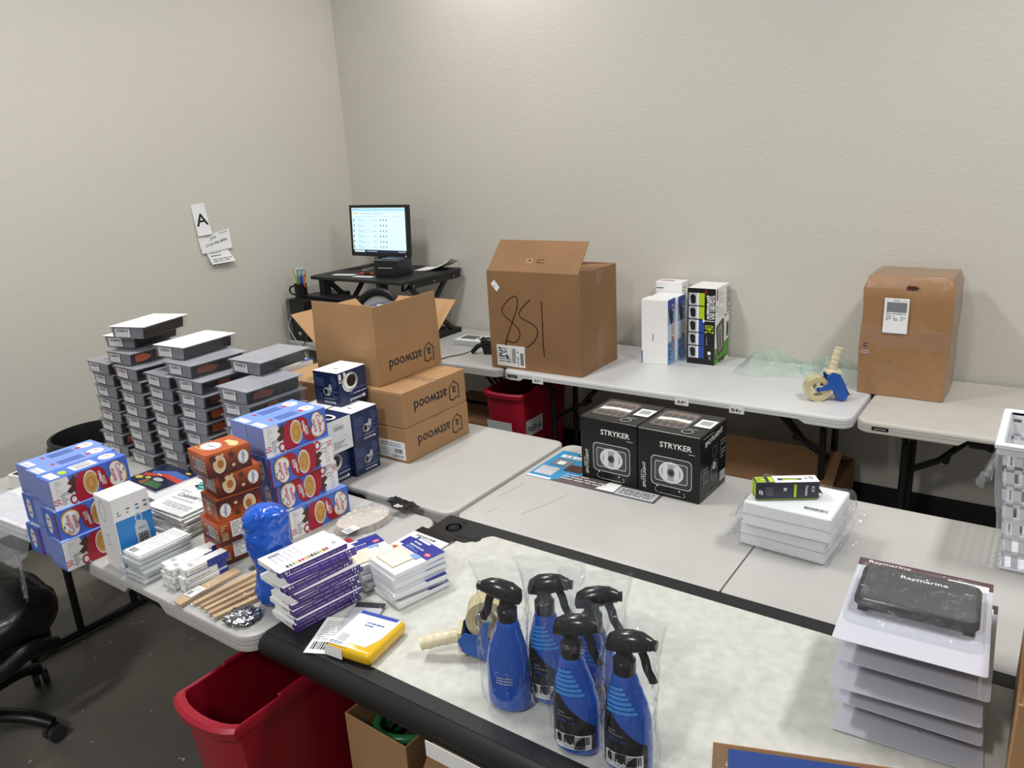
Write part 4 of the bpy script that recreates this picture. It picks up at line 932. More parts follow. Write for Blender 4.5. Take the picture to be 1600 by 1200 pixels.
ob('cover_print', prmesh(frame((-.11, -.085, .006), (1, 0, 0), (0, 1, 0), .22, .17), [('r', 0, 0, 1, 1, mat('book_navy', (40, 44, 74), .25)), ('p', [(.1, .6), (.5, .85), (1, .8), (1, .6), (.5, .66), (.2, .45)], mat('book_blue', (78, 108, 180), .3)), ('p', [(.05, .45), (.5, .66), (1, .62), (1, .48), (.5, .53), (.1, .33)], mat('book_red', (205, 72, 52), .3)), ('ln', .3, .52, .9, .58, WHITE, 1), ('e', .12, .25, .09, .07, mat('book_yellow', (215, 195, 70), .3)), ('e', .30, .33, .07, .05, mat('book_yellow', (215, 195, 70), .3)), ('e', .55, .38, .13, .07, LGREY), ('p', [(.4, .05), (.9, .1), (.8, .3), (.5, .28)], mat('book_green', (70, 110, 70), .3)), ('p', [(.3, .1), (.42, .05), (.45, .25), (.36, .28)], mat('book_rust', (160, 90, 60), .3)), ('e', .8, .9, .07, .04, mat('book_yellow', (215, 195, 70), .3))], 'cover_print'), t)
# big sheets below the pads
sheet('ruled_sheet', 'large white sheet sticking out under the columnar pads', 1.90, -2.80, .30, .20, ZI, -30, .0)

# --- flat clear cases and small white boxes at the table edge
for i in range(6):
    k = 6-i; r_ = random.Random(i)
    t = thing('flat_case', f'flat clear case at the table edge, {"topmost" if k == 1 else ORD[k] + " from the top"} of its stack', 'case', (2.228+r_.uniform(-.004, .004), -3.088+r_.uniform(-.003, .004), ZI+i*.0150), r_.uniform(-2, 3)-2*(i == 5), 'flat clear cases')
    MB().box(-.094, -.006, .006, .172, .0006, .0125, WHITE).build('inner_box', t, bevel=.001)
    s = MB().box(-.100, 0, 0, .178, .0, .0146, CLAM, .004, .004); s.box(-.104, .003, -.003, .182, .0062, .0072, CLAM); s.build('clear_shell', t, bevel=.0008)
    ob('label', prmesh(fT(.1, .178, .0146), [('r', .1, .05, .9, .95, PAPER), ('bar', .2, .08, .5, .2, BLACK, 10), ('ln', .15, .25, .85, .9, LGREY, 16), ('e', .25, .12, .01, .01, GREYP)], 'label'), t)
MEDB = mat('carton_blue', (48, 66, 150), .4)
def small(label, near, rz, L, w_=.034, h_=.0225, blue=.2):
    retail('small_box', label, 'box', near, w_, L, h_, WHITE, rz, 'small white and blue boxes', R=[('r', 1-blue, 0, 1, 1, MEDB), ('ln', .1, .3, .6, .5, GREYP, 1), ('r', 0, 0, .02, 1, LGREY), ('r', 0, .0, 1, .1, MEDB if blue > .3 else LGREY)], L=[('ring', .5, .5, .46, .46, .1, LGREY)], T=[('ln', .2, .1, .8, .5, LGREY, 2)])
b0 = ('left', 'middle', 'right')
pos = [(2.300, -3.055), (2.337, -3.058), (2.376, -3.052)]
for j in range(3):
    for c in range(3):
        if j == 2 and c == 0: continue
        x, y = pos[c]; r_ = random.Random(j*3+c)
        small(f'small white box, {["bottom", "middle", "top"][j]} one of the {b0[c]} column beside the flat cases', (x+r_.uniform(-.002, .001), y+r_.uniform(-.008, .01)+.004*j, ZI+j*.0231), r_.uniform(-1.5, 1.5)-2, .135, blue=[.22, .5, .22][(j+c) % 3])
small('long white box lying on top of the small box pile', (2.296, -3.045, ZI+2*.0231), -6, .155, .034, .020, .1)

# --- bundles of wooden sticks
WOOD = mat('pale_wood', (206, 176, 132), .6, var=.10, scale=30); WOOD2 = mat('pale_wood_darker', (190, 152, 112), .6, var=.1, scale=30)
def bundle(label, x, y, rz, L, n, sw, st, z=ZI, lab=False, m=WOOD):
    t = thing('stick_bundle', label, 'wood sticks', (x, y, z), rz, 'bundles of wooden sticks')
    for i in range(n): MB().box(-sw/2+i*.0004, sw/2+i*.0004, -.002*i, L-.002*i, .0008+i*st, .0008+(i+1)*st-.0006, m).build('stick', t, bevel=.0006)
    MB().box(-sw/2-.003, sw/2+.004, -.012, L+.014, .0002, n*st+.0022, BAG).build('clear_sleeve', t, bevel=.002)
    if lab: ob('barcode_label', prmesh(frame((-sw/2, .03, n*st+.0022), (1, 0, 0), (0, 1, 0), sw, .05), [('r', .0, 0, 1, 1, WHITE), ('bar', .1, .1, .5, .5, BLACK, 8), ('ln', .1, .55, .9, .9, LGREY, 4)], 'barcode_label'), t)
bundle('wide bundle of flat wooden sticks with barcode label', 2.412, -3.092, 2, .20, 3, .036, .004, lab=True)
bundle('narrow wooden strip bundle next to the labelled one', 2.452, -3.068, -4, .20, 2, .015, .005)
bundle('third wooden strip bundle from the labelled one', 2.482, -3.066, -5, .20, 2, .014, .005, m=WOOD2)
bundle('fourth wooden strip bundle from the labelled one', 2.508, -3.070, -7, .20, 2, .013, .006)
bundle('reddish wooden strip bundle beside the foil bag', 2.534, -3.074, -8, .20, 3, .014, .004, m=WOOD2)
bundle('pale wooden strip bundle nearest the foil bag', 2.562, -3.078, -10, .19, 3, .015, .004)
FOIL = mat('foil', (150, 152, 156), .22, .95, bump=.6, bscale=60)
def lump(name, label, cat, cx, cy, cz, rx, ry, rz, m, seed, amp=.25, fr=3.0, rot=0, nu=28, nv=16, sq=1.0, smooth=40):
    mb = MB(); rings = []
    for j in range(nv+1):
        ph = -math.pi/2+math.pi*j/nv; r = []
        for i in range(nu):
            th = 2*math.pi*i/nu; q = Vector((math.cos(ph)*math.cos(th), math.cos(ph)*math.sin(th), math.sin(ph)))
            k = 1+amp*noise.noise(q*fr+Vector((seed, 0, 0)))+amp*.5*noise.noise(q*fr*2.7+Vector((0, seed, 0)))
            sgn = lambda v, e: math.copysign(abs(v)**e, v)
            x, y, z = sgn(q.x, sq)*rx*k, sgn(q.y, sq)*ry*k, sgn(q.z, sq)*rz*k
            a = R_(rot); r.append((cx+x*math.cos(a)-y*math.sin(a), cy+x*math.sin(a)+y*math.cos(a), max(cz+z, ZI+.001 if cz > .7 else .002)))
        rings.append(r)
    mb.rings(rings, m); o = mb.build(name, smooth=smooth)
    if label: tag(o, label, cat)
    return o
lump('foil_bag', 'crumpled silver foil bag at the table corner', 'bag', 2.628, -3.038, ZI+.010, .046, .042, .014, FOIL, 4, .35, 5, 30, smooth=20)
# clear wrapped bits behind the sticks
for i, (x, y) in enumerate(((2.43, -2.86), (2.47, -2.83), (2.50, -2.81))):
    t = thing('wrapped_utensil', f'dark utensil in a clear sleeve behind the sticks, {["left", "middle", "right"][i]} one', 'utensil', (x, y, ZI+.002+i*.012), -12-6*i, 'wrapped utensils')
    MB().box(-.008, .008, -.01, .15, 0, .006, BPLAST).build('utensil', t, bevel=.002); MB().box(-.015, .015, -.03, .17, -.001, .009, BAG).build('clear_sleeve', t, bevel=.003)

# --- blue bag
def blue_bag():
    mb = MB(); n = 48; rings = []; BL = mat('blue_film', (14, 86, 196), .14, coat=.6, bump=.6, bscale=45)
    prof = [(0, .020), (.006, .034), (.05, .047), (.10, .047), (.15, .044), (.19, .045), (.23, .049), (.265, .048), (.295, .042), (.312, .022), (.316, .004)]
    pr = spline([(z, r) for z, r in prof], 6)
    for z, r in pr:
        q = []
        for i in range(n):
            a = 2*math.pi*i/n; k = 1+.26*noise.noise(Vector((math.cos(a)*1.6, math.sin(a)*1.6, z*14)))+.16*noise.noise(Vector((math.cos(a)*3.6, math.sin(a)*3.6, z*34)))+.07*noise.noise(Vector((math.cos(a)*8, math.sin(a)*8, z*90)))
            q.append((r*k*math.cos(a)*1.12+.006*math.sin(z*18), r*k*math.sin(a), z))
        rings.append(q)
    mb.rings(rings, BL); o = mb.build('blue_bag', None, smooth=40); o.location = (2.640, -2.930, ZI+.001); o.scale = (1.08, 1.08, .92); o.rotation_euler = (0, 0, R_(30))
    tag(o, 'bright blue plastic bag wrapped around a tall bottle shape', 'bag')
blue_bag()

# --- purple-edged sets marked 16
PUR = mat('set_purple', (70, 44, 128), .35); PUR2 = mat('set_purple_bright', (78, 34, 160), .35)
SD, SW_, SH = .197, .112, .0136
SWC = [mat('swatch_%d' % i, c, .4) for i, c in enumerate(((40, 40, 44), (90, 92, 96), (120, 160, 90), (190, 190, 80), (150, 80, 60), (180, 60, 60), (200, 150, 80), (160, 140, 60)))]
sp0 = lambda m: [('r', 0, .0, 1, 1, m), ('t', '16', .90, .55, .62, WHITE, 0, .014), ('ln', .955, .3, .99, .8, LGREY, 2), ('ln', .12, .4, .82, .65, LGREY, 1), ('s', [(.04, .4), (.06, .6), (.09, .45), (.11, .6)], .0008, LGREY)]
rr = random.Random(21)
stop = [('r', 0, 0, 1, 1, WHITE), ('ln', .15, .08, .6, .5, LGREY, 6), ('bar', .1, .10, .22, .26, GREYP, 12), ('t', '16', .72, .9, .06, BLACK, 0, .014)]
for i in range(14): stop.append(('r', .80, .14+i*.045, .92, .17+i*.045, SWC[i % 8]))
for i in range(13):
    k = 13-i; fl = i in (9, 12); m = PUR2 if i in (10, 11) else PUR
    x = 2.815+rr.uniform(-.008, .006)+(.0 if i < 8 else -.006); y = -3.010+rr.uniform(-.006, .008)+(.012 if i in (3, 6, 7) else 0)
    if i in (9, 12): y -= .012
    t = thing('colour_set_box', f'thin purple-edged box marked 16, {"topmost" if k == 1 else ORD[k] + " from the top"} of its stack', 'box', (x, y, .7455+i*(SH+.0003)), -9+rr.uniform(-2.5, 2.5)-(2 if i > 9 else 0), 'purple-edged boxes marked 16')
    MB().box(-SW_, 0, 0, SD, 0, SH, WHITE).build('carton_body', t, bevel=.0005)
    MB().box(-.012, .0004, -.0004, SD+.0004, .0004, SH-.0004, m).build('purple_spine', t, bevel=.0003)
    ob('spine_print', prmesh(fR(SW_, SD, SH), flip(sp0(m)) if fl else sp0(m), 'spine_print', base=.0008), t)
    ob('end_print', prmesh(fL(SW_, SD, SH), [('r', .86, .02, 1, .98, m), ('ln', .55, .3, .8, .7, GREYP if i % 2 else BLACK, 1)], 'end_print'), t)
    if i == 12: ob('cover_print', prmesh(fT(SW_, SD, SH), stop, 'cover_print'), t)

# --- shrink-wrapped form pads
SHR = film('shrink', (.97, .98, 1), .05, .08); RBL = mat('form_blue', (36, 46, 140), .35); RBLL = mat('form_light_blue', (120, 160, 215), .4)
def formtop(i, n):
    return [('r', 0, .62, 1, 1, RBL), ('r', .08, .93, .5, .985, WHITE), ('ln', .1, .72, .6, .9, LGREY, 2), ('ln', .1, .65, .55, .72, RBLL, 2), ('e', .84, .72, .09, .06, mat('form_red', (200, 60, 90), .4)), ('ln', .78, .70, .9, .75, WHITE, 1), ('r', .06, .10, .72, .56, mat('form_cream', (226, 222, 206), .5)), ('r', .55, .5, .8, .62, RBLL), ('s', [(.06, .10), (.72, .10), (.72, .56), (.06, .56), (.06, .10)], .002, GOLD)] if i == n-1 else [('r', 0, .6, 1, 1, RBL), ('ln', .1, .65, .8, .9, LGREY, 3)]
padstack(6, 2.772, -2.70, .125, .150, .7455, .0125, 70, 'form_pad', lambda k, n: f'shrink-wrapped form pad in the rear pile, {"topmost" if k == 1 else ORD[k] + " from the top"}', 'paper pad', 'shrink-wrapped form pads', WHITE, 5, .006, 5, formtop, SHR)
padstack(7, 2.920, -2.700, .125, .165, .7455, .0138, -18, 'form_pad', lambda k, n: f'shrink-wrapped form pad in the front pile, {"topmost" if k == 1 else ORD[k] + " from the top"}', 'paper pad', 'shrink-wrapped form pads', WHITE, 7, .008, 6, formtop, SHR)
t = thing('header_card', 'white carded form pack with black header and orange spot', 'paper pad', (2.775, -2.52, .7455), -4)
MB().box(-.075, .075, -.09, .09, 0, .004, WHITE).build('card', t, bevel=.0005); MB().box(-.075, .075, .07, .105, .0, .0044, BPLAST).build('header_strip', t, bevel=.0005)
ob('card_print', prmesh(frame((-.075, -.09, .0042), (1, 0, 0), (0, 1, 0), .15, .18), [('t', 'REDIFORM', .45, .80, .06, NAVY, 0, .08), ('e', .2, .3, .12, .05, ORANGEP), ('r', .1, .45, .8, .7, RBL)], 'card_print'), t)

# --- round paper filters in a clear bag with black header
def filters():
    t = thing('filter_pack', 'clear bag of pleated papers with black BP header', 'paper pack', (2.51, -2.455, ZI), -8)
    mb = MB(); n = 44; PK = mat('pleat_paper', (196, 186, 176), .7, var=.08, scale=40)
    for j in range(5):
        k = 1-.03*j
        vs = [(.075*k*math.cos(2*math.pi*i/n)*(1+.05*(i % 2)), .105*k*math.sin(2*math.pi*i/n)*(1+.05*(i % 2))-.02, .002+j*.004+.003*(i % 2)) for i in range(n)]+[(0, -.02, .004+j*.004)]
        mb.add(vs, [(i, (i+1) % n, n) for i in range(n)], PK)
    mb.build('pleated_papers', t, fix=False)
    bg = MB(); bg.grid(lambda u, v: (-.09+.18*u, -.135+.26*v, .003+.026*math.sin(math.pi*u)**.6*math.sin(math.pi*min(1, v*1.0))**.5+.005*noise.noise(Vector((u*9, v*9, 0)))), 14, 18, BAG); bg.build('clear_bag', t, smooth=30, fix=False)
    h = MB(); h.grid(lambda u, v: (-.05+.135*u, .105+.05*v, .016+.012*noise.noise(Vector((u*5, v*3, 2)))), 12, 5, BPLAST); h.build('black_header', t, smooth=30, fix=False)
    ob('header_print', prmesh(frame((.015, .068, .031), (1, 0, 0), (0, 1, 0), .07, .04), [('e', .5, .5, .48, .48, BLACK), ('t', 'BP', .5, .5, .5, WHITE, 0, .03)], 'header_print'), t)
    ob('barcode_label', prmesh(frame((.03, -.13, .024), (1, 0, 0), (0, 1, 0), .035, .05), [('r', 0, 0, 1, 1, WHITE), ('bar', .1, .1, .9, .6, GREYP, 9)], 'barcode_label'), t)
filters()
t = retail('red_box', 'flat red box behind the purple-edged stack', 'box', (2.64, -2.80, ZI), .10, .17, .03, RED, -14, T=[('ln', .2, .2, .8, .4, WHITE, 2), ('r', .1, .7, .3, .9, NAVY)])

# --- yellow padded pack on label sheets
t = thing('padded_pack', 'yellow and white plastic-wrapped pack at the bench edge', 'pack', (3.075, -3.012, .7455), 8)
YEL = mat('pack_yellow', (224, 178, 24), .25, coat=.5)
mb = MB(); rings = []
for j in range(9):
    v = j/8; zz = .034*v; k = 1-.10*abs(2*v-1)**3; r = []
    for x, y in rrect(-.135*1, 0, 0, .155, .010, (), 4):
        cx, cy = -.0675, .0775; r.append((cx+(x-cx)*k, cy+(y-cy)*k, zz+.001*noise.noise(Vector((x*40, y*40, j)))))
    rings.append(r)
mb.rings(rings, YEL); mb.build('pouch', t, smooth=50)
ob('white_panel', prmesh(frame((-.130, .006, .0338), (1, 0, 0), (0, 1, 0), .126, .145), [('p', [(.0, .0), (.45, 0), (.42, .12), (.80, .12), (.93, .40), (.96, .95), (.55, .98), (.0, .98)], WHITE), ('r', 0, .9, .9, .99, BLUEP), ('r', .1, .12, .3, .32, LGREY), ('ln', .35, .6, .75, .75, BLUEP, 2), ('ln', .02, .02, .3, .1, BLUEP, 2)], 'white_panel', base=.001), t)
MB().add([(-.137, -.001, .004), (-.08, -.004, .004), (-.08, -.002, .032), (-.135, .002, .032)], [(0, 1, 2, 3)], WHITE).build('folded_end', t, fix=False)
o = sheet('label_sheet', 'white barcode label sheet under the yellow pack', 2.90, -2.965, .10, .15, .7455, 25)
ca, sa = math.cos(R_(25)), math.sin(R_(25))
ob('label_print', prmesh(frame((2.90-.05*ca+.075*sa, -2.965-.05*sa-.075*ca, .7467), (ca, sa, 0), (-sa, ca, 0), .10, .15), [('bar', .1, .1, .5, .3, BLACK, 12), ('ln', .1, .35, .9, .9, LGREY, 9), ('bar', .6, .1, .9, .2, GREYP, 8)], 'label_print'), o)
t = thing('card_pack', 'clear wrapped card with black corner beside the yellow pack', 'pack', (2.915, -2.885, .748), 24)
MB().box(-.04, .04, -.06, .07, 0, .005, mat('card_grey', (184, 186, 192), .3)).build('card', t, bevel=.001); MB().box(-.04, .04, .05, .075, .0, .0056, BPLAST).build('black_header', t, bevel=.001); MB().box(-.046, .046, -.068, .08, -.0006, .008, BAG).build('clear_sleeve', t, bevel=.002)

# ================================================================ right half of the island
# --- poster and lamp boxes
PO = mat('poster_blue', (44, 140, 190), .3)
t = thing('poster', 'glossy blue printed poster under the black lamp boxes', 'poster', (2.762, -1.893, .7405), 0)
MB().box(0, .515, 0, .265, 0, .0008, PO).build('sheet', t)
ob('poster_print', prmesh(frame((0, 0, .0008), (1, 0, 0), (0, 1, 0), .515, .265), [('p', [(0.2, 0), (1, 0), (1, .3), (.4, .38)], mat('poster_brown', (96, 84, 80), .3)), ('r', .70, .03, .98, .26, LGREY), ('ln', .72, .07, .96, .23, BLACK, 4), ('p', [(.55, .05), (.69, .05), (.69, .3), (.6, .3)], WHITE), ('r', .0, .0, .2, .05, WHITE), ('r', .02, .12, .17, .4, LGREY), ('r', .05, .48, .2, .70, GREYP), ('r', .2, .36, .34, .58, BROWNP), ('r', .09, .52, .15, .64, WHITE), ('r', .05, .76, .34, .86, WHITE), ('t', '1.8 oz / 6', .2, .81, .07, BLACK, 0, .11), ('r', .16, .9, .4, .98, BLACK), ('ln', .17, .91, .39, .97, WHITE, 1), ('ln', .25, .1, .6, .3, LGREY, 3)], 'poster_print', base=.0002), t)
BXB = mat('lamp_box_black', (14, 14, 15), .25, spec=.4); CHR = mat('lamp_chrome', (168, 170, 172), .3); CHD = mat('lamp_dark', (70, 72, 74), .35); CHL = mat('lamp_light', (222, 224, 226), .3)
def rr2(x0, x1, y0, y1, r): return rrect(x0, x1, y0, y1, r, (), 5)
SL = [('t', 'STRYKER', .62, .80, .085, WHITE, 0, .115), ('ln', .82, .71, .93, .735, LGREY, 1)]
for k, (mm) in enumerate((CHR, BXB, CHD, BXB, CHR, CHD)): SL.append(('p', rr2(.22+.016*k, .88-.016*k, .16+.018*k, .62-.018*k, .07-.008*k), mm))
SL += [('e', .55, .39, .20, .165, CHL), ('e', .55, .39, .16, .13, CHR), ('p', [(.42, .5), (.5, .53), (.5, .27), (.42, .3)], CHL), ('p', [(.6, .5), (.68, .48), (.68, .3), (.6, .27)], CHL), ('e', .55, .39, .06, .06, CHD), ('e', .55, .39, .025, .025, BLACK), ('t', 'SPOTLIGHT', .115, .28, .05, WHITE, 90, .095), ('ln', .06, .1, .075, .45, LGREY, 1),
       ('s', [(.30, .12), (.30, .07), (.34, .05)], .002, LGREY), ('s', [(.36, .05), (.72, .05)], .002, LGREY), ('s', [(.76, .12), (.78, .07), (.75, .05)], .002, LGREY), ('e', .33, .15, .012, .012, WHITE), ('e', .69, .13, .012, .012, WHITE)]
SR = [('t', 'SPOTLIGHT', .50, .86, .075, WHITE, 6, .145), ('ln', .1, .93, .5, .95, LGREY, 1), ('p', rr2(.44, .62, .56, .72, .03), CHD), ('p', rr2(.46, .60, .58, .70, .02), BXB), ('e', .52, .38, .15, .15, CHD), ('e', .52, .38, .12, .125, BXB), ('e', .52, .42, .07, .06, CHR), ('ring', .5, .32, .13, .12, .12, GREYP), ('ln', .1, .2, .28, .5, GREYP, 6), ('ln', .75, .45, .95, .75, GREYP, 6), ('r', .74, .10, .95, .24, LGREY), ('bar', .76, .12, .93, .22, GREYP, 10), ('ln', .2, .05, .6, .1, GREYP, 2)]
ST = [('p', rr2(.06, .66, .18, .92, .10), CHD), ('p', rr2(.09, .63, .22, .88, .08), mat('lamp_bronze', (120, 100, 88), .3)), ('p', [(.1, .45), (.36, .52), (.62, .48), (.62, .6), (.36, .62), (.1, .58)], CHL), ('r', .72, .40, .98, .74, WHITE), ('bar', .76, .5, .94, .68, BLACK, 14), ('ring', .74, .13, .09, .08, .12, LGREY), ('ln', .7, .23, .86, .26, LGREY, 1)]
for a in range(2):
    for b in range(4): ST.insert(3, ('e', .17+.125*b, .34+.36*a, .055, .09, CHD))
for lb, near in (('black spotlight box, right one of the pair, showing both faces', (3.410, -1.828, .7418)), ('black spotlight box, left one of the pair on the poster', (3.179, -1.816, .7418))):
    retail('spotlight_box', lb, 'box', near, .227, .218, .235, BXB, -2, 'black spotlight boxes', R=SR, L=SL, T=ST, key='spot', bevel=.002)

# --- wrapped foam blocks and the flashlight box
FOAM = mat('foam_white', (232, 233, 234), .8, bump=.15, bscale=180, var=.02, scale=60)
def foam(label, near, rz):
    t = thing('foam_block', label, 'foam block', near, rz, 'foam blocks in clear bags'); w_, d_, h_ = .242, .205, .074
    MB().box(-w_, 0, 0, d_, .001, h_, FOAM).build('foam', t, bevel=.008, seg=3)
    MB().box(-w_-.001, .001, -.001, d_+.001, .036, .0385, LGREY).build('lid_seam', t)
    mb = MB(); rings = []; n = 12
    for j in range(7):
        v = j/6; z = .001+v*(h_+.002); r = []
        ex = .014+.022*math.sin(math.pi*v)
        for i in range(n): r.append((-w_+w_*i/n, -.006, z))
        for i in range(n): r.append((.004, d_*i/n, z))
        for i in range(n): r.append((-w_*i/n, d_+.006, z))
        for i in range(n): r.append((-w_, d_-d_*i/n, z))
        q = []
        for (x, y, zz) in r:
            k = noise.noise(Vector((x*22, y*22, zz*30+near[2]*9)))
            dx = (x+w_/2)/(w_/2); dy = (y-d_/2)/(d_/2)
            q.append((x+dx*(ex*.45+.010*k), y+dy*(ex*.25+.006*k), max(.0006, zz+.003*k*(0 < j))))
        rings.append(q)
    mb.rings(rings, BAG); mb.build('clear_bag', t, smooth=25)
    f = MB(); f.grid(lambda u, v: (.004+.05*u+.006*noise.noise(Vector((u*5, v*9, 1))), .03+.15*v, h_*.55+.012*noise.noise(Vector((u*6, v*8, 3)))-.01*u), 6, 12, BAG); f.build('bag_flap', t, smooth=25, fix=False)
    f = MB(); f.grid(lambda u, v: (-w_-.055*u, .01+.17*v+.01*u, max(.001, h_*.4*(1-u)+.016*noise.noise(Vector((u*6, v*8, 7))))), 6, 12, BAG); f.build('bag_tail', t, smooth=25, fix=False)
    ob('barcode', prmesh(frame((-.085, .03, h_+.003), (1, 0, 0), (0, 1, 0), .07, .016), [('bar', .05, .1, .95, .9, BLACK, 20)], 'barcode'), t)
foam('white foam block in clear bag, lower one', (3.852, -2.022, .7405), -3)
foam('white foam block in clear bag, upper one carrying the flashlight box', (3.866, -2.040, .7405+.0785), -1)
t = thing('flashlight_box', 'slim black and lime flashlight box on the foam blocks', 'box', (3.655, -2.022, .7405+.157), 31)
bw, bd, bh = .176, .046, .052
DK = mat('flash_slate', (44, 46, 58), .35)
MB().box(0, bw, 0, bd, 0, bh, DK).build('carton_body', t, bevel=.001)
ob('front_print', prmesh(frame((0, 0, 0), (1, 0, 0), (0, 0, 1), bw, bh), [('r', 0, 0, 1, .03, LIME), ('r', .60, .12, .64, .88, LIME), ('ln', .15, .25, .28, .75, GREYP, 6), ('r', .05, .35, .07, .6, WHITE), ('r', .085, .3, .105, .55, WHITE), ('t', 'Princeton', .80, .5, .16, WHITE, -90, .03), ('ring', .90, .6, .02, .18, .3, WHITE), ('t', 'ϟ', .46, .6, .2, WHITE)], 'front_print'), t)
ob('top_print', prmesh(frame((0, 0, bh), (1, 0, 0), (0, 1, 0), bw, bd), [('r', 0, 0, .30, 1, DK), ('r', .02, .1, .16, .9, LIME), ('ln', .03, .2, .15, .8, BLACK, 3), ('r', .22, .1, .29, .9, LIME), ('r', .30, 0, 1, 1, WHITE), ('p', [(.36, .3), (.60, .35), (.62, .3), (.74, .35), (.76, .55), (.62, .62), (.36, .62)], DK), ('r', .44, .38, .68, .52, LIME), ('ln', .80, .3, .84, .8, GREYP, 1), ('ring', .90, .6, .03, .2, .4, BLACK)], 'top_print'), t)
ob('end_print', prmesh(frame((0, bd, 0), (0, -1, 0), (0, 0, 1), bd, bh), [('r', .03, .03, .97, .97, LIME), ('ln', .2, .3, .8, .8, GREENP, 5), ('r', .2, .1, .8, .2, BLACK)], 'end_print'), t)
MB().add([(bw, .01, bh*.3), (bw+.018, .02, bh*.1), (bw+.002, bd, bh*.6)], [(0, 1, 2), (2, 1, 0)], BPLAST).build('tuck_flap', t, fix=False)

# --- carded covers
CG = mat('card_white', (192, 193, 203), .35); MAR = mat('card_maroon', (84, 60, 66), .4); COV = mat('cover_grey', (54, 57, 58), .5, bump=.1, bscale=300); COVD = mat('cover_edge', (34, 40, 44), .25)
kw, kd = .263, .343
def ray_meshes():
    ms = []
    card = MB(); card.prism(rrect(-kw, 0, 0, kd, .006, (), 3), 0, .0014, CG); ms.append(('backing_card', card.mesh('backing_card', bevel=.0003), None))
    ms.append(('header_band', prmesh(frame((-kw, kd-.034, .0014), (1, 0, 0), (0, 1, 0), kw, .034), [('r', .0, 0, 1, 1, MAR), ('t', 'Raymarine', .24, .62, .42, WHITE, 0, .085), ('ln', .24, .12, .33, .3, LGREY, 1), ('r', .68, -.35, .97, .45, WHITE), ('ln', .72, .0, .92, .3, GREYP, 2), ('e', .72, .2, .015, .12, BLACK)], 'header_band'), None))
    cx0, cx1, cy0, cy1 = -kw+.020, -.020, .108, kd-.080
    cv = MB()
    a = [(x, y, .020) for x, y in rrect(cx0, cx1, cy0, cy1, .018, (), 5)]; b = [(x, y, .029) for x, y in rrect(cx0, cx1, cy0, cy1, .018, (), 5)]
    c = [(x, y, .0355) for x, y in rrect(cx0+.004, cx1-.004, cy0+.005, cy1-.004, .016, (), 5)]; e = [(x, y, .0375) for x, y in rrect(cx0+.010, cx1-.010, cy0+.011, cy1-.010, .012, (), 5)]
    cv.rings([a, b, c], COVD, cap1=False)
    for qx in (cx0+.008, cx1-.026):
        for qy in (cy0+.012, cy1-.03): cv.box(qx, qx+.018, qy, qy+.018, .0016, .021, COVD); cv.rings([c, e], COV, cap0=False); ms.append(('instrument_cover', cv.mesh('instrument_cover', smooth=50), None))
    mid = (cx0+cx1)/2
    ms.append(('lettering', prmesh(frame((cx0, cy0, .0375), (1, 0, 0), (0, 1, 0), cx1-cx0, cy1-cy0), [('t', 'Raymarine', .53, .76, .105, WHITE, 0, .088)], 'lettering'), None))
    s = MB(); q = .012
    o0 = [(x, y, .0018) for x, y in rrect(cx0-q, cx1+q, .062, cy1+.012, .022, (), 5)]; o1 = [(x, y, .038) for x, y in rrect(cx0-.004, cx1+.004, cy0-.004, cy1+.004, .02, (), 5)]; o1b = [(x, y, .014) for x, y in rrect(cx0-q+.004, cx1+q-.004, .068, cy1+.010, .02, (), 5)]
    s.rings([o0, o1b, o1, [(x, y, .041) for x, y in rrect(cx0+.002, cx1-.002, cy0+.002, cy1-.002, .018, (), 5)]], CLAM, cap0=False); ms.append(('clear_blister', s.mesh('clear_blister', smooth=35), None))
    return ms
RM = ray_meshes(); rr = random.Random(4)
for i in range(5):
    k = 5-i; dx = [(.010, .0), (.002, .012), (-.002, -.004), (.004, .006), (-.004, .002)][i]
    t = thing('carded_cover', f'carded grey instrument cover in clear blister, {"topmost" if k == 1 else ORD[k] + " from the top"} of the stack', 'blister pack', (4.276+dx[0], -2.640+dx[1], .7455+i*.0512), 3+[1, -1.5, 1, -1, 0][i], 'carded instrument covers')
    for nm, me, _ in RM: ob(nm, me, t)

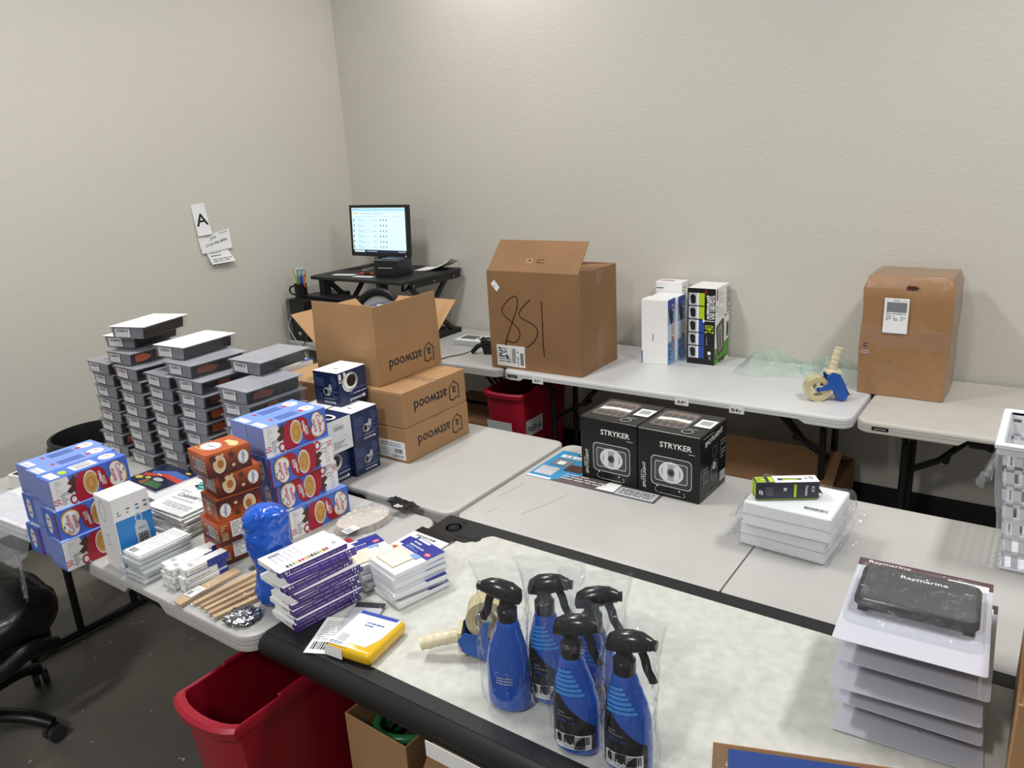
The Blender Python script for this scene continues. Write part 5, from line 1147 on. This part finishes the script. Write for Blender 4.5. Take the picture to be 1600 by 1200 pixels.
# --- spray bottles in bags
LIQ = mat('spray_blue', (18, 88, 192), .12, coat=.7, trans=.12); LBK = mat('spray_label_black', (14, 16, 22), .3, spec=.35); SPB = mat('spray_black', (14, 15, 17), .22, spec=.4); SLB = mat('spray_light_blue', (62, 150, 226), .25)
def spray(label, x, y, rz, seed, tilt=0):
    t = thing('spray_bottle', label, 'spray bottle', (x, y, .7455), rz, 'blue spray bottles in clear bags')
    prof = spline([(.038, 0), (.046, .005), (.048, .02), (.048, .06), (.047, .10), (.045, .125), (.040, .150), (.033, .172), (.0285, .190), (.0245, .204), (.020, .214)], 3)
    n = 26; rings = []
    for r, z in prof:
        k = max(0, (z-.12)/.09); sy = .66+.34*k*k
        rib = .0011*math.sin((z-.135)*900) if .137 < z < .195 else 0
        rings.append([(-(.006*k)+(r+rib)*math.cos(2*math.pi*i/n), (r+rib)*min(1, sy)*math.sin(2*math.pi*i/n), z) for i in range(n)])
    MB().rings(rings, LIQ).build('bottle', t, smooth=50)
    # wrap-around label with a sweeping upper edge, and a lighter shoulder flash
    lb = MB(); nn = 18
    def surf(a, z, off):
        P = [(r, zz) for r, zz in prof]
        for i in range(len(P)-1):
            if P[i][1] <= z <= P[i+1][1]: f = (z-P[i][1])/(P[i+1][1]-P[i][1]+1e-9); r = P[i][0]*(1-f)+P[i+1][0]*f; break
        k = max(0, (z-.12)/.09); sy = min(1, .66+.34*k*k)
        return (-(.006*k)+(r+off)*math.cos(a), (r+off)*sy*math.sin(a), z)
    for s_ in (-1,):
        lb.grid(lambda u, v: surf(s_*R_(90)+R_(-62+124*u), .018+v*(.055+.085*(1-(u if s_ < 0 else 1-u))**1.3), .0008), nn, 8, LBK)
    lo = lb.build('label', t, smooth=60, fix=False)
    sb = MB()
    for s_ in (-1,):
        for q_ in range(6):
            sb.grid(lambda u, v: surf(s_*R_(90)+R_(-48+(88-6*q_)*u), .136+.0095*q_+.006*v+.006*u, .0024), 10, 2, SLB)
    sb.build('shoulder_grip', t, smooth=60, fix=False)
    fr, fw, fh = frame((0, 0, 0), (1, 0, 0), (0, 0, 1), .044, .03)
    ob('barcode_sticker', prmesh((lambda u, v, k: Vector(surf(R_(-90)+R_(-48+96*u), .014+.034*v+.006*u, .0012+k)), .06, .034), [('p', [(i/8, 0) for i in range(9)]+[(1-i/8, 1) for i in range(9)], WHITE), ('bar', .06, .35, .94, .92, BLACK, 26), ('ln', .06, .08, .9, .28, GREYP, 2)], 'barcode_sticker'), lo)
    ob('label_lettering', prmesh((lambda u, v, k: Vector(surf(R_(-90)+R_(-48+96*u), .075+.03*v, .0012+k)), .06, .03), [('ln', .1, .4, .5, .9, GREYP, 2), ('ln', .1, .05, .6, .3, BLUEP, 2)], 'label_lettering'), lo)
    ob('back_print', prmesh((lambda u, v, k: Vector(surf(R_(90)+R_(-30+70*u), .05+.05*v, .001+k)), .05, .05), [('s', [(.1, .75), (.1, .95), (.6, .95), (.6, .7)], .001, LGREY), ('ln', .15, .4, .75, .8, LGREY, 3), ('r', .0, .0, .6, .06, SLB)], 'back_print'), t)
    MB().lathe([(.0185, .211), (.0215, .214), (.0215, .240), (.0165, .246), (.0145, .258)], SPB, 18, c=(-.006, 0, 0)).build('collar', t, smooth=35)
    hd = MB(); hr = []
    for xx, zc, a, b in ((-.040, .266, .006, .006), (-.036, .270, .018, .016), (-.018, .277, .021, .022), (.008, .282, .020, .022), (.028, .285, .018, .019), (.040, .285, .014, .014), (.047, .284, .012, .012)):
        hr.append([(xx, a*math.cos(2*math.pi*i/14), zc+b*math.sin(2*math.pi*i/14)) for i in range(14)])
    hd.rings(hr, SPB); hd.build('spray_head', t, smooth=55)
    MB().cyl((.047, 0, .284), (.056, 0, .284), .010, SPB, 8).build('nozzle', t)
    MB().tube(spline([(.024, 0, .272), (.033, 0, .252), (.038, 0, .230), (.047, 0, .212), (.050, 0, .204)], 4), .0045, SPB, 8, ry=.009).build('trigger', t, smooth=50)
    bg = MB(); rg = []; rs = random.Random(seed); m = 56
    bp = spline([(0, .047, .034), (.05, .051, .040), (.12, .051, .039), (.18, .052, .035), (.23, .053, .030), (.28, .057, .026), (.318, .066, .012), (.340, .070, .0025)], 6)
    for z, a, b in bp:
        q = []
        for i in range(m):
            th = 2*math.pi*i/m; e = Vector((math.cos(th)*1.5, math.sin(th)*1.5, z*9+seed*3.1)); k = noise.noise(e)*.014+(.5-abs(noise.noise(e*2.3)))*.012+(.3-abs(noise.noise(e*5.1)))*.006
            f = min(1, z/.03)
            q.append(((a+k*f)*math.cos(th)+.004, (b+k*f*(.35+.65*(z < .25)))*math.sin(th), z+.0008+(.012*noise.noise(Vector((math.cos(th)*2, seed, 0))) if z > .3 else 0)))
        rg.append(q)
    bg.rings(rg, BAG, cap0=False, cap1=False); bg.build('clear_bag', t, smooth=28)
spray('bagged blue spray bottle at the left, nozzle pointing left', 3.425, -2.935, 196, 1)
spray('bagged blue spray bottle second from left, nozzle pointing right', 3.490, -2.870, 20, 2)
spray('bagged blue spray bottle at the back, partly hidden', 3.600, -2.862, 25, 3)
spray('bagged blue spray bottle front centre with barcode sticker low down', 3.612, -2.965, 12, 4)
spray('bagged blue spray bottle at the far right of the group', 3.722, -2.958, 8, 5)
# second tape dispenser, lying on its side
Mq = Matrix(((0, 0, -1, 0), (0, -1, 0, 0), (-1, 0, 0, 0), (0, 0, 0, 1)))
tape_gun('blue tape dispenser lying behind the spray bottles, cream handle to the left', Matrix.Translation((3.325, -2.79, .7455+.106)) @ Matrix.Rotation(R_(33), 4, 'Z') @ Mq @ Matrix.Scale(1.0, 4))
# ================================================================ right edge
def basket():
    t = thing('laundry_basket', 'white lattice plastic basket in torn clear wrap at the right edge', 'basket', (4.222, -1.84, .7405), 0)
    WP = mat('basket_white', (222, 224, 228), .4); w_, d_, h_ = .35, .28, .37
    def P(u, side, z):   # side 0 front,1 right,2 back,3 left ; flares with height
        k = z/h_*.035; x0, x1, y0, y1 = .035-k, w_-.035+k, .035-k, d_-.035+k
        return [(x0+(x1-x0)*u, y0, z), (x1, y0+(y1-y0)*u, z), (x1-(x1-x0)*u, y1, z), (x0, y1-(y1-y0)*u, z)][side]
    MB().box(.03, w_-.03, .03, d_-.03, 0, .008, WP).build('base', t, bevel=.003)
    r = MB()
    for z0, z1, o in ((h_-.03, h_, .010), (h_-.012, h_+.002, .016)):
        a = [(-o, -o), (w_+o, -o), (w_+o, d_+o), (-o, d_+o)]; b = [(.004, .004), (w_-.004, .004), (w_-.004, d_-.004), (.004, d_-.004)]
        r.rings([[(*q, z0) for q in a], [(*q, z1) for q in a], [(*q, z1) for q in b], [(*q, z0) for q in b]], WP, closed=True)
    r.build('rim', t, bevel=.003)
    for sd in range(4):
        n = 9 if sd % 2 == 0 else 7; m = 7
        s = MB(); th = .004
        c0, c1 = Vector(P(.5, sd, .1)), Vector(P(.5, (sd+2) % 4, .1)); nrm = (c0-c1); nrm.z = 0; nrm.normalize()
        # solid panel with an offset grid of oval holes: strips between hole columns
        for i in range(n+1):
            for j in range(m):
                z0 = .0+(h_-.02)*j/m; z1 = .0+(h_-.02)*(j+1)/m; off = .5 if j % 2 else 0
                u = (i+off)/(n+.5); ua, ub = max(0, u-.028), min(1, u+.028)
                if ub <= ua: continue
                q = [Vector(P(ua, sd, z0)), Vector(P(ub, sd, z0)), Vector(P(ub, sd, z1)), Vector(P(ua, sd, z1))]; q += [v-nrm*th for v in q]
                s.add(q, [(0, 1, 2, 3), (7, 6, 5, 4), (0, 4, 5, 1), (1, 5, 6, 2), (2, 6, 7, 3), (3, 7, 4, 0)], WP)
        for j in range(m+1):
            z = (h_-.02)*j/m; q = [Vector(P(0, sd, max(0, z-.009))), Vector(P(1, sd, max(0, z-.009))), Vector(P(1, sd, z+.009)), Vector(P(0, sd, z+.009))]; q += [v-nrm*th for v in q]
            s.add(q, [(0, 1, 2, 3), (7, 6, 5, 4), (0, 4, 5, 1), (1, 5, 6, 2), (2, 6, 7, 3), (3, 7, 4, 0)], WP)
        s.build('lattice_side', t)
    f = MB(); rg = []
    for j in range(10):
        z = h_*j/9; q = []
        k = z/h_*.035
        base = [(.030-k+(w_-.06+2*k)*u, .030-k) for u in [i/12 for i in range(12)]]+[(w_-.03+k, .03-k+(d_-.06+2*k)*u) for u in [i/8 for i in range(8)]]+[(w_-.03+k-(w_-.06+2*k)*u, d_-.03+k) for u in [i/12 for i in range(12)]]+[(.03-k, d_-.03+k-(d_-.06+2*k)*u) for u in [i/8 for i in range(8)]]
        for x, y in base:
            g = noise.noise(Vector((x*15, y*15, z*12))); dx = (x-w_/2)/(w_/2); dy = (y-d_/2)/(d_/2)
            q.append((x+dx*(.010+.008*g), y+dy*(.010+.008*g), z+.001))
        rg.append(q)
    f.rings(rg, film('basket_wrap', (.98, .98, .99), .10, .12), cap0=False, cap1=False); f.build('clear_wrap', t, smooth=25)
    f = MB(); f.grid(lambda u, v: (-.005-.045*u*(.6+.4*math.sin(v*7)), -.005+.10*v, h_-.03-.10*u+.03*noise.noise(Vector((u*6, v*8, 5)))), 8, 10, film('basket_wrap', (.98, .98, .99), .10, .12)); f.build('torn_wrap', t, smooth=25, fix=False)
basket()
open_carton('open_carton', 'open brown carton at the right edge beside the carded covers', (4.703, -2.75), .385, .46, .25, .7455, 0, CARD, flaps=(('W', .13, 4), ('L', .16, 60), ('B', .16, 40)))
open_carton('blue_carton', 'torn carton with blue printed flap at the bottom edge', (4.35, -3.384), .30, .31, .34, .503, 20, CARDD, flaps=(('B', .192, 36), ('W', .12, 80)),)
t = [o for o in bpy.data.objects if o.name == 'blue_carton'][0]
fa = R_(36); dv = Vector((0, math.sin(fa), math.cos(fa)))
BLC = mat('carton_blue_print', (44, 76, 150), .5, var=.06, scale=10)
ob('blue_flap_print', prmesh(frame((-.006, .36-.0045, .34), (-1, 0, 0), (0, 0, 1), .288, .17), [], 'x') if False else prmesh((lambda x, y, k: Vector((-.294+.288*x, .31, .34))+dv*(.192*y)+Vector((0, -math.cos(fa), math.sin(fa)))*(.0045+k), .288, .17), [('r', .10, 0, .86, .97, BLC), ('r', .91, .0, .99, .97, BLC), ('e', .22, .35, .05, .12, mat('carton_red_print', (150, 60, 60), .5)), ('r', .0, .0, .10, .97, TAPE)], 'blue_flap_print'), t)
open_carton('support_carton', 'closed brown carton under the torn blue carton', (4.36, -3.394), .32, .33, .498, 0, 20, CARDD, flaps=(('L', .18, -89), ('B', .18, -89)))

# ================================================================ floor on the left
def office_chair():
    t = thing('office_chair', 'black leather office chair on castors at the left edge', 'chair', (1.335, -3.40, 0), 0)
    LE = mat('black_leather', (20, 20, 22), .32, bump=.25, bscale=35); n = 40; rings = []
    for j in range(15):
        ph = -math.pi/2+math.pi*j/14; r = []
        for i in range(n):
            th = 2*math.pi*i/n; e = .62; sg = lambda v, q: math.copysign(abs(v)**q, v)
            x = sg(math.cos(th), e)*.30*math.cos(ph)**.45; y = sg(math.sin(th), e)*.285*math.cos(ph)**.45; z = sg(math.sin(ph), .75)*.085
            cr = .010*math.sin(9*x/.28+14*y/.28+3*noise.noise(Vector((x*6, y*6, 1))))*(1 if z > -.03 else .4)
            r.append((x+.05, y+.06, .475+z+cr*max(0, math.cos(ph))))
        rings.append(r)
    MB().rings(rings, LE).build('seat_cushion', t, smooth=60)
    MB().prism(rrect(-.18, .28, -.16, .28, .06), .365, .40, BPLAST).build('seat_pan', t, bevel=.006)
    MB().cyl((0, 0, .10), (0, 0, .37), .03, BMETAL, 16).build('gas_column', t, smooth=40)
    MB().cyl((0, 0, .07), (0, 0, .14), .05, BPLAST, 16).build('hub', t, smooth=40)
    p0 = math.degrees(math.atan2(-3.21+3.41, 1.59-1.317))
    for k in range(5):
        a = R_(p0+72*k); c, s = math.cos(a), math.sin(a); rd = .335
        MB().tube(spline([(.03*c, .03*s, .115), (.15*c, .15*s, .115), (.26*c, .26*s, .10), (rd*c, rd*s, .068)], 5), [.030]*6+[.030-.0008*i for i in range(10)], BPLAST, 10, ry=.020).build('base_spoke', t, smooth=55)
        ca = MB(); b = a+R_(60); ux, uy = -math.sin(b), math.cos(b)
        for q in (-1, 1):
            ca.cyl((rd*c+ux*q*.006, rd*s+uy*q*.006, .03), (rd*c+ux*q*.026, rd*s+uy*q*.026, .03), .030, mat('castor_grey', (48, 48, 50), .5), 20)
        ca.cyl((rd*c, rd*s, .045), (rd*c, rd*s, .075), .014, BPLAST, 12); ca.build('castor', t, smooth=40)
    for k in (1, -1):
        MB().tube(spline([(.30*k*.9+.03, .26, .36), (.33*k+.03, .16, .42), (.335*k+.03, .04, .40), (.335*k+.03, -.05, .55), (.335*k+.03, -.06, .66)], 5), .02, BPLAST, 10, ry=.03).build('arm_support', t, smooth=50)
        ar = MB(); ar.prism(rrect(.335*k-.01, .335*k+.07, -.18, .12, .03), .66, .69, BPLAST); ar.build('arm_pad', t, bevel=.008)
    bk = MB(); rings = []
    for j in range(9):
        v = j/8; wd = .27-.06*v*v; r = []
        for i in range(24):
            th = 2*math.pi*i/24; r.append((wd*math.copysign(abs(math.cos(th))**.6, math.cos(th))-.0+.05, -.24-.10*v+.06*math.sin(th)*(1-.2*v), .52+.62*v))
        rings.append(r)
    bk.rings(rings, LE); bk.build('backrest', t, smooth=60)
office_chair()
t = thing('waste_bin', 'round black waste bin behind the clear packs at the left wall', 'waste bin', (.40, -2.30, 0))
MB().lathe([(.14, .0), (.15, .01), (.205, .56), (.215, .565), (.222, .60), (.222, .64), (.205, .645), (.195, .60), (.14, .02), (.01, .015)], BPLAST, 36, cap=False).build('bin_body', t, smooth=35)
ob('bin_label', prmesh((lambda u, v, k: Vector(((.198+.012*v+k)*math.cos(R_(-75+40*u)), (.198+.012*v+k)*math.sin(R_(-75+40*u)), .45+.10*v)), .13, .10), [('p', [(i/6, 0) for i in range(7)]+[(1-i/6, 1) for i in range(7)], LGREY), ('ln', .45, .35, .7, .65, BLACK, 1)], 'bin_label', base=.006), t)
MB().lathe([(.224, .575), (.230, .58), (.230, .60), (.224, .605)], BPLAST, 36, cap=False).build('rim_band', t, smooth=35)

# wrapped white bundle and small black-topped box at the far left of the table
t = thing('wrapped_bundle', 'white sheets wrapped in clear plastic at the far left', 'bundle', (1.645, -3.13, ZI), 4)
PB_ = mat('bundle_white', (226, 226, 230), .5)
for i in range(5): MB().box(-.42+.01*(i % 2), -.02-.008*(i % 3), .004*(i % 2), .19, .001+i*.010, .0095+i*.010, PB_).build('sheet_block', t, bevel=.002)
mb = MB(); mb.grid(lambda u, v: (-.45+.47*u, -.075+.30*v, max(-.055 if v < .2 else .0, .056*math.sin(math.pi*min(1, max(0, (v-.14)*1.35)))**.35+.008*noise.noise(Vector((u*14, v*9, 0)))-(.10*max(0, .22-v)*2.2)+.003)), 34, 22, film('bundle_wrap', (.97, .97, .98), .16, .12)); mb.build('clear_wrap', t, smooth=25, fix=False)
mb = MB(); mb.grid(lambda u, v: (.02+.05*u+.01*math.sin(v*5), -.072-.012*u+.012*noise.noise(Vector((u*5, v*6, 2))), .01-.16*v), 8, 12, film('bundle_wrap', (.97, .97, .98), .16, .12)); mb.build('hanging_wrap', t, smooth=25, fix=False)
retail('black_top_box', 'small white box with black top at the far left of the table', 'box', (1.29, -2.91, ZI), .23, .10, .06, WHITE, 12, T=[('r', .06, .08, .97, .94, BPLAST), ('r', .35, .2, .75, .45, WHITE), ('ln', .4, .25, .7, .4, LGREY, 2)])

# ---------------------------------------------------------------- cartons under the bench
def green_carton():
    t = open_carton('storage_carton', 'torn brown carton with green hose under the workbench', (3.112, -2.965), .225, .34, .50, 0, -2, CARD, flaps=(('B', .10, 20),), group='cartons under the bench')
    return t
green_carton()
GR = mat('green_hose', (44, 112, 66), .35)
t = thing('green_hose', 'coil of green hose lying in the torn carton', 'hose', (3.0, -2.80, .36))
for k in range(5):
    c = [((.075+.006*k)*math.cos(2*math.pi*i/24), (.11+.004*k)*math.sin(2*math.pi*i/24), .02*k+.012*math.sin(2*math.pi*i/24*2+k)) for i in range(24)]
    MB().tube(c, .013, GR, 8, closed=True).build('coil', t, smooth=60)
b = MB(); b.box(-.10, .10, -.14, .14, -.355, -.02, mat('packing_dark', (46, 42, 38), .8)); b.build('packing', t, bevel=.01)
open_carton('storage_carton', 'brown carton with a raised flap under the workbench front', (3.62, -2.99), .44, .40, .46, 0, 3, CARDD, flaps=(('L', .14, -40), ('B', .2, -80)), group='cartons under the bench')
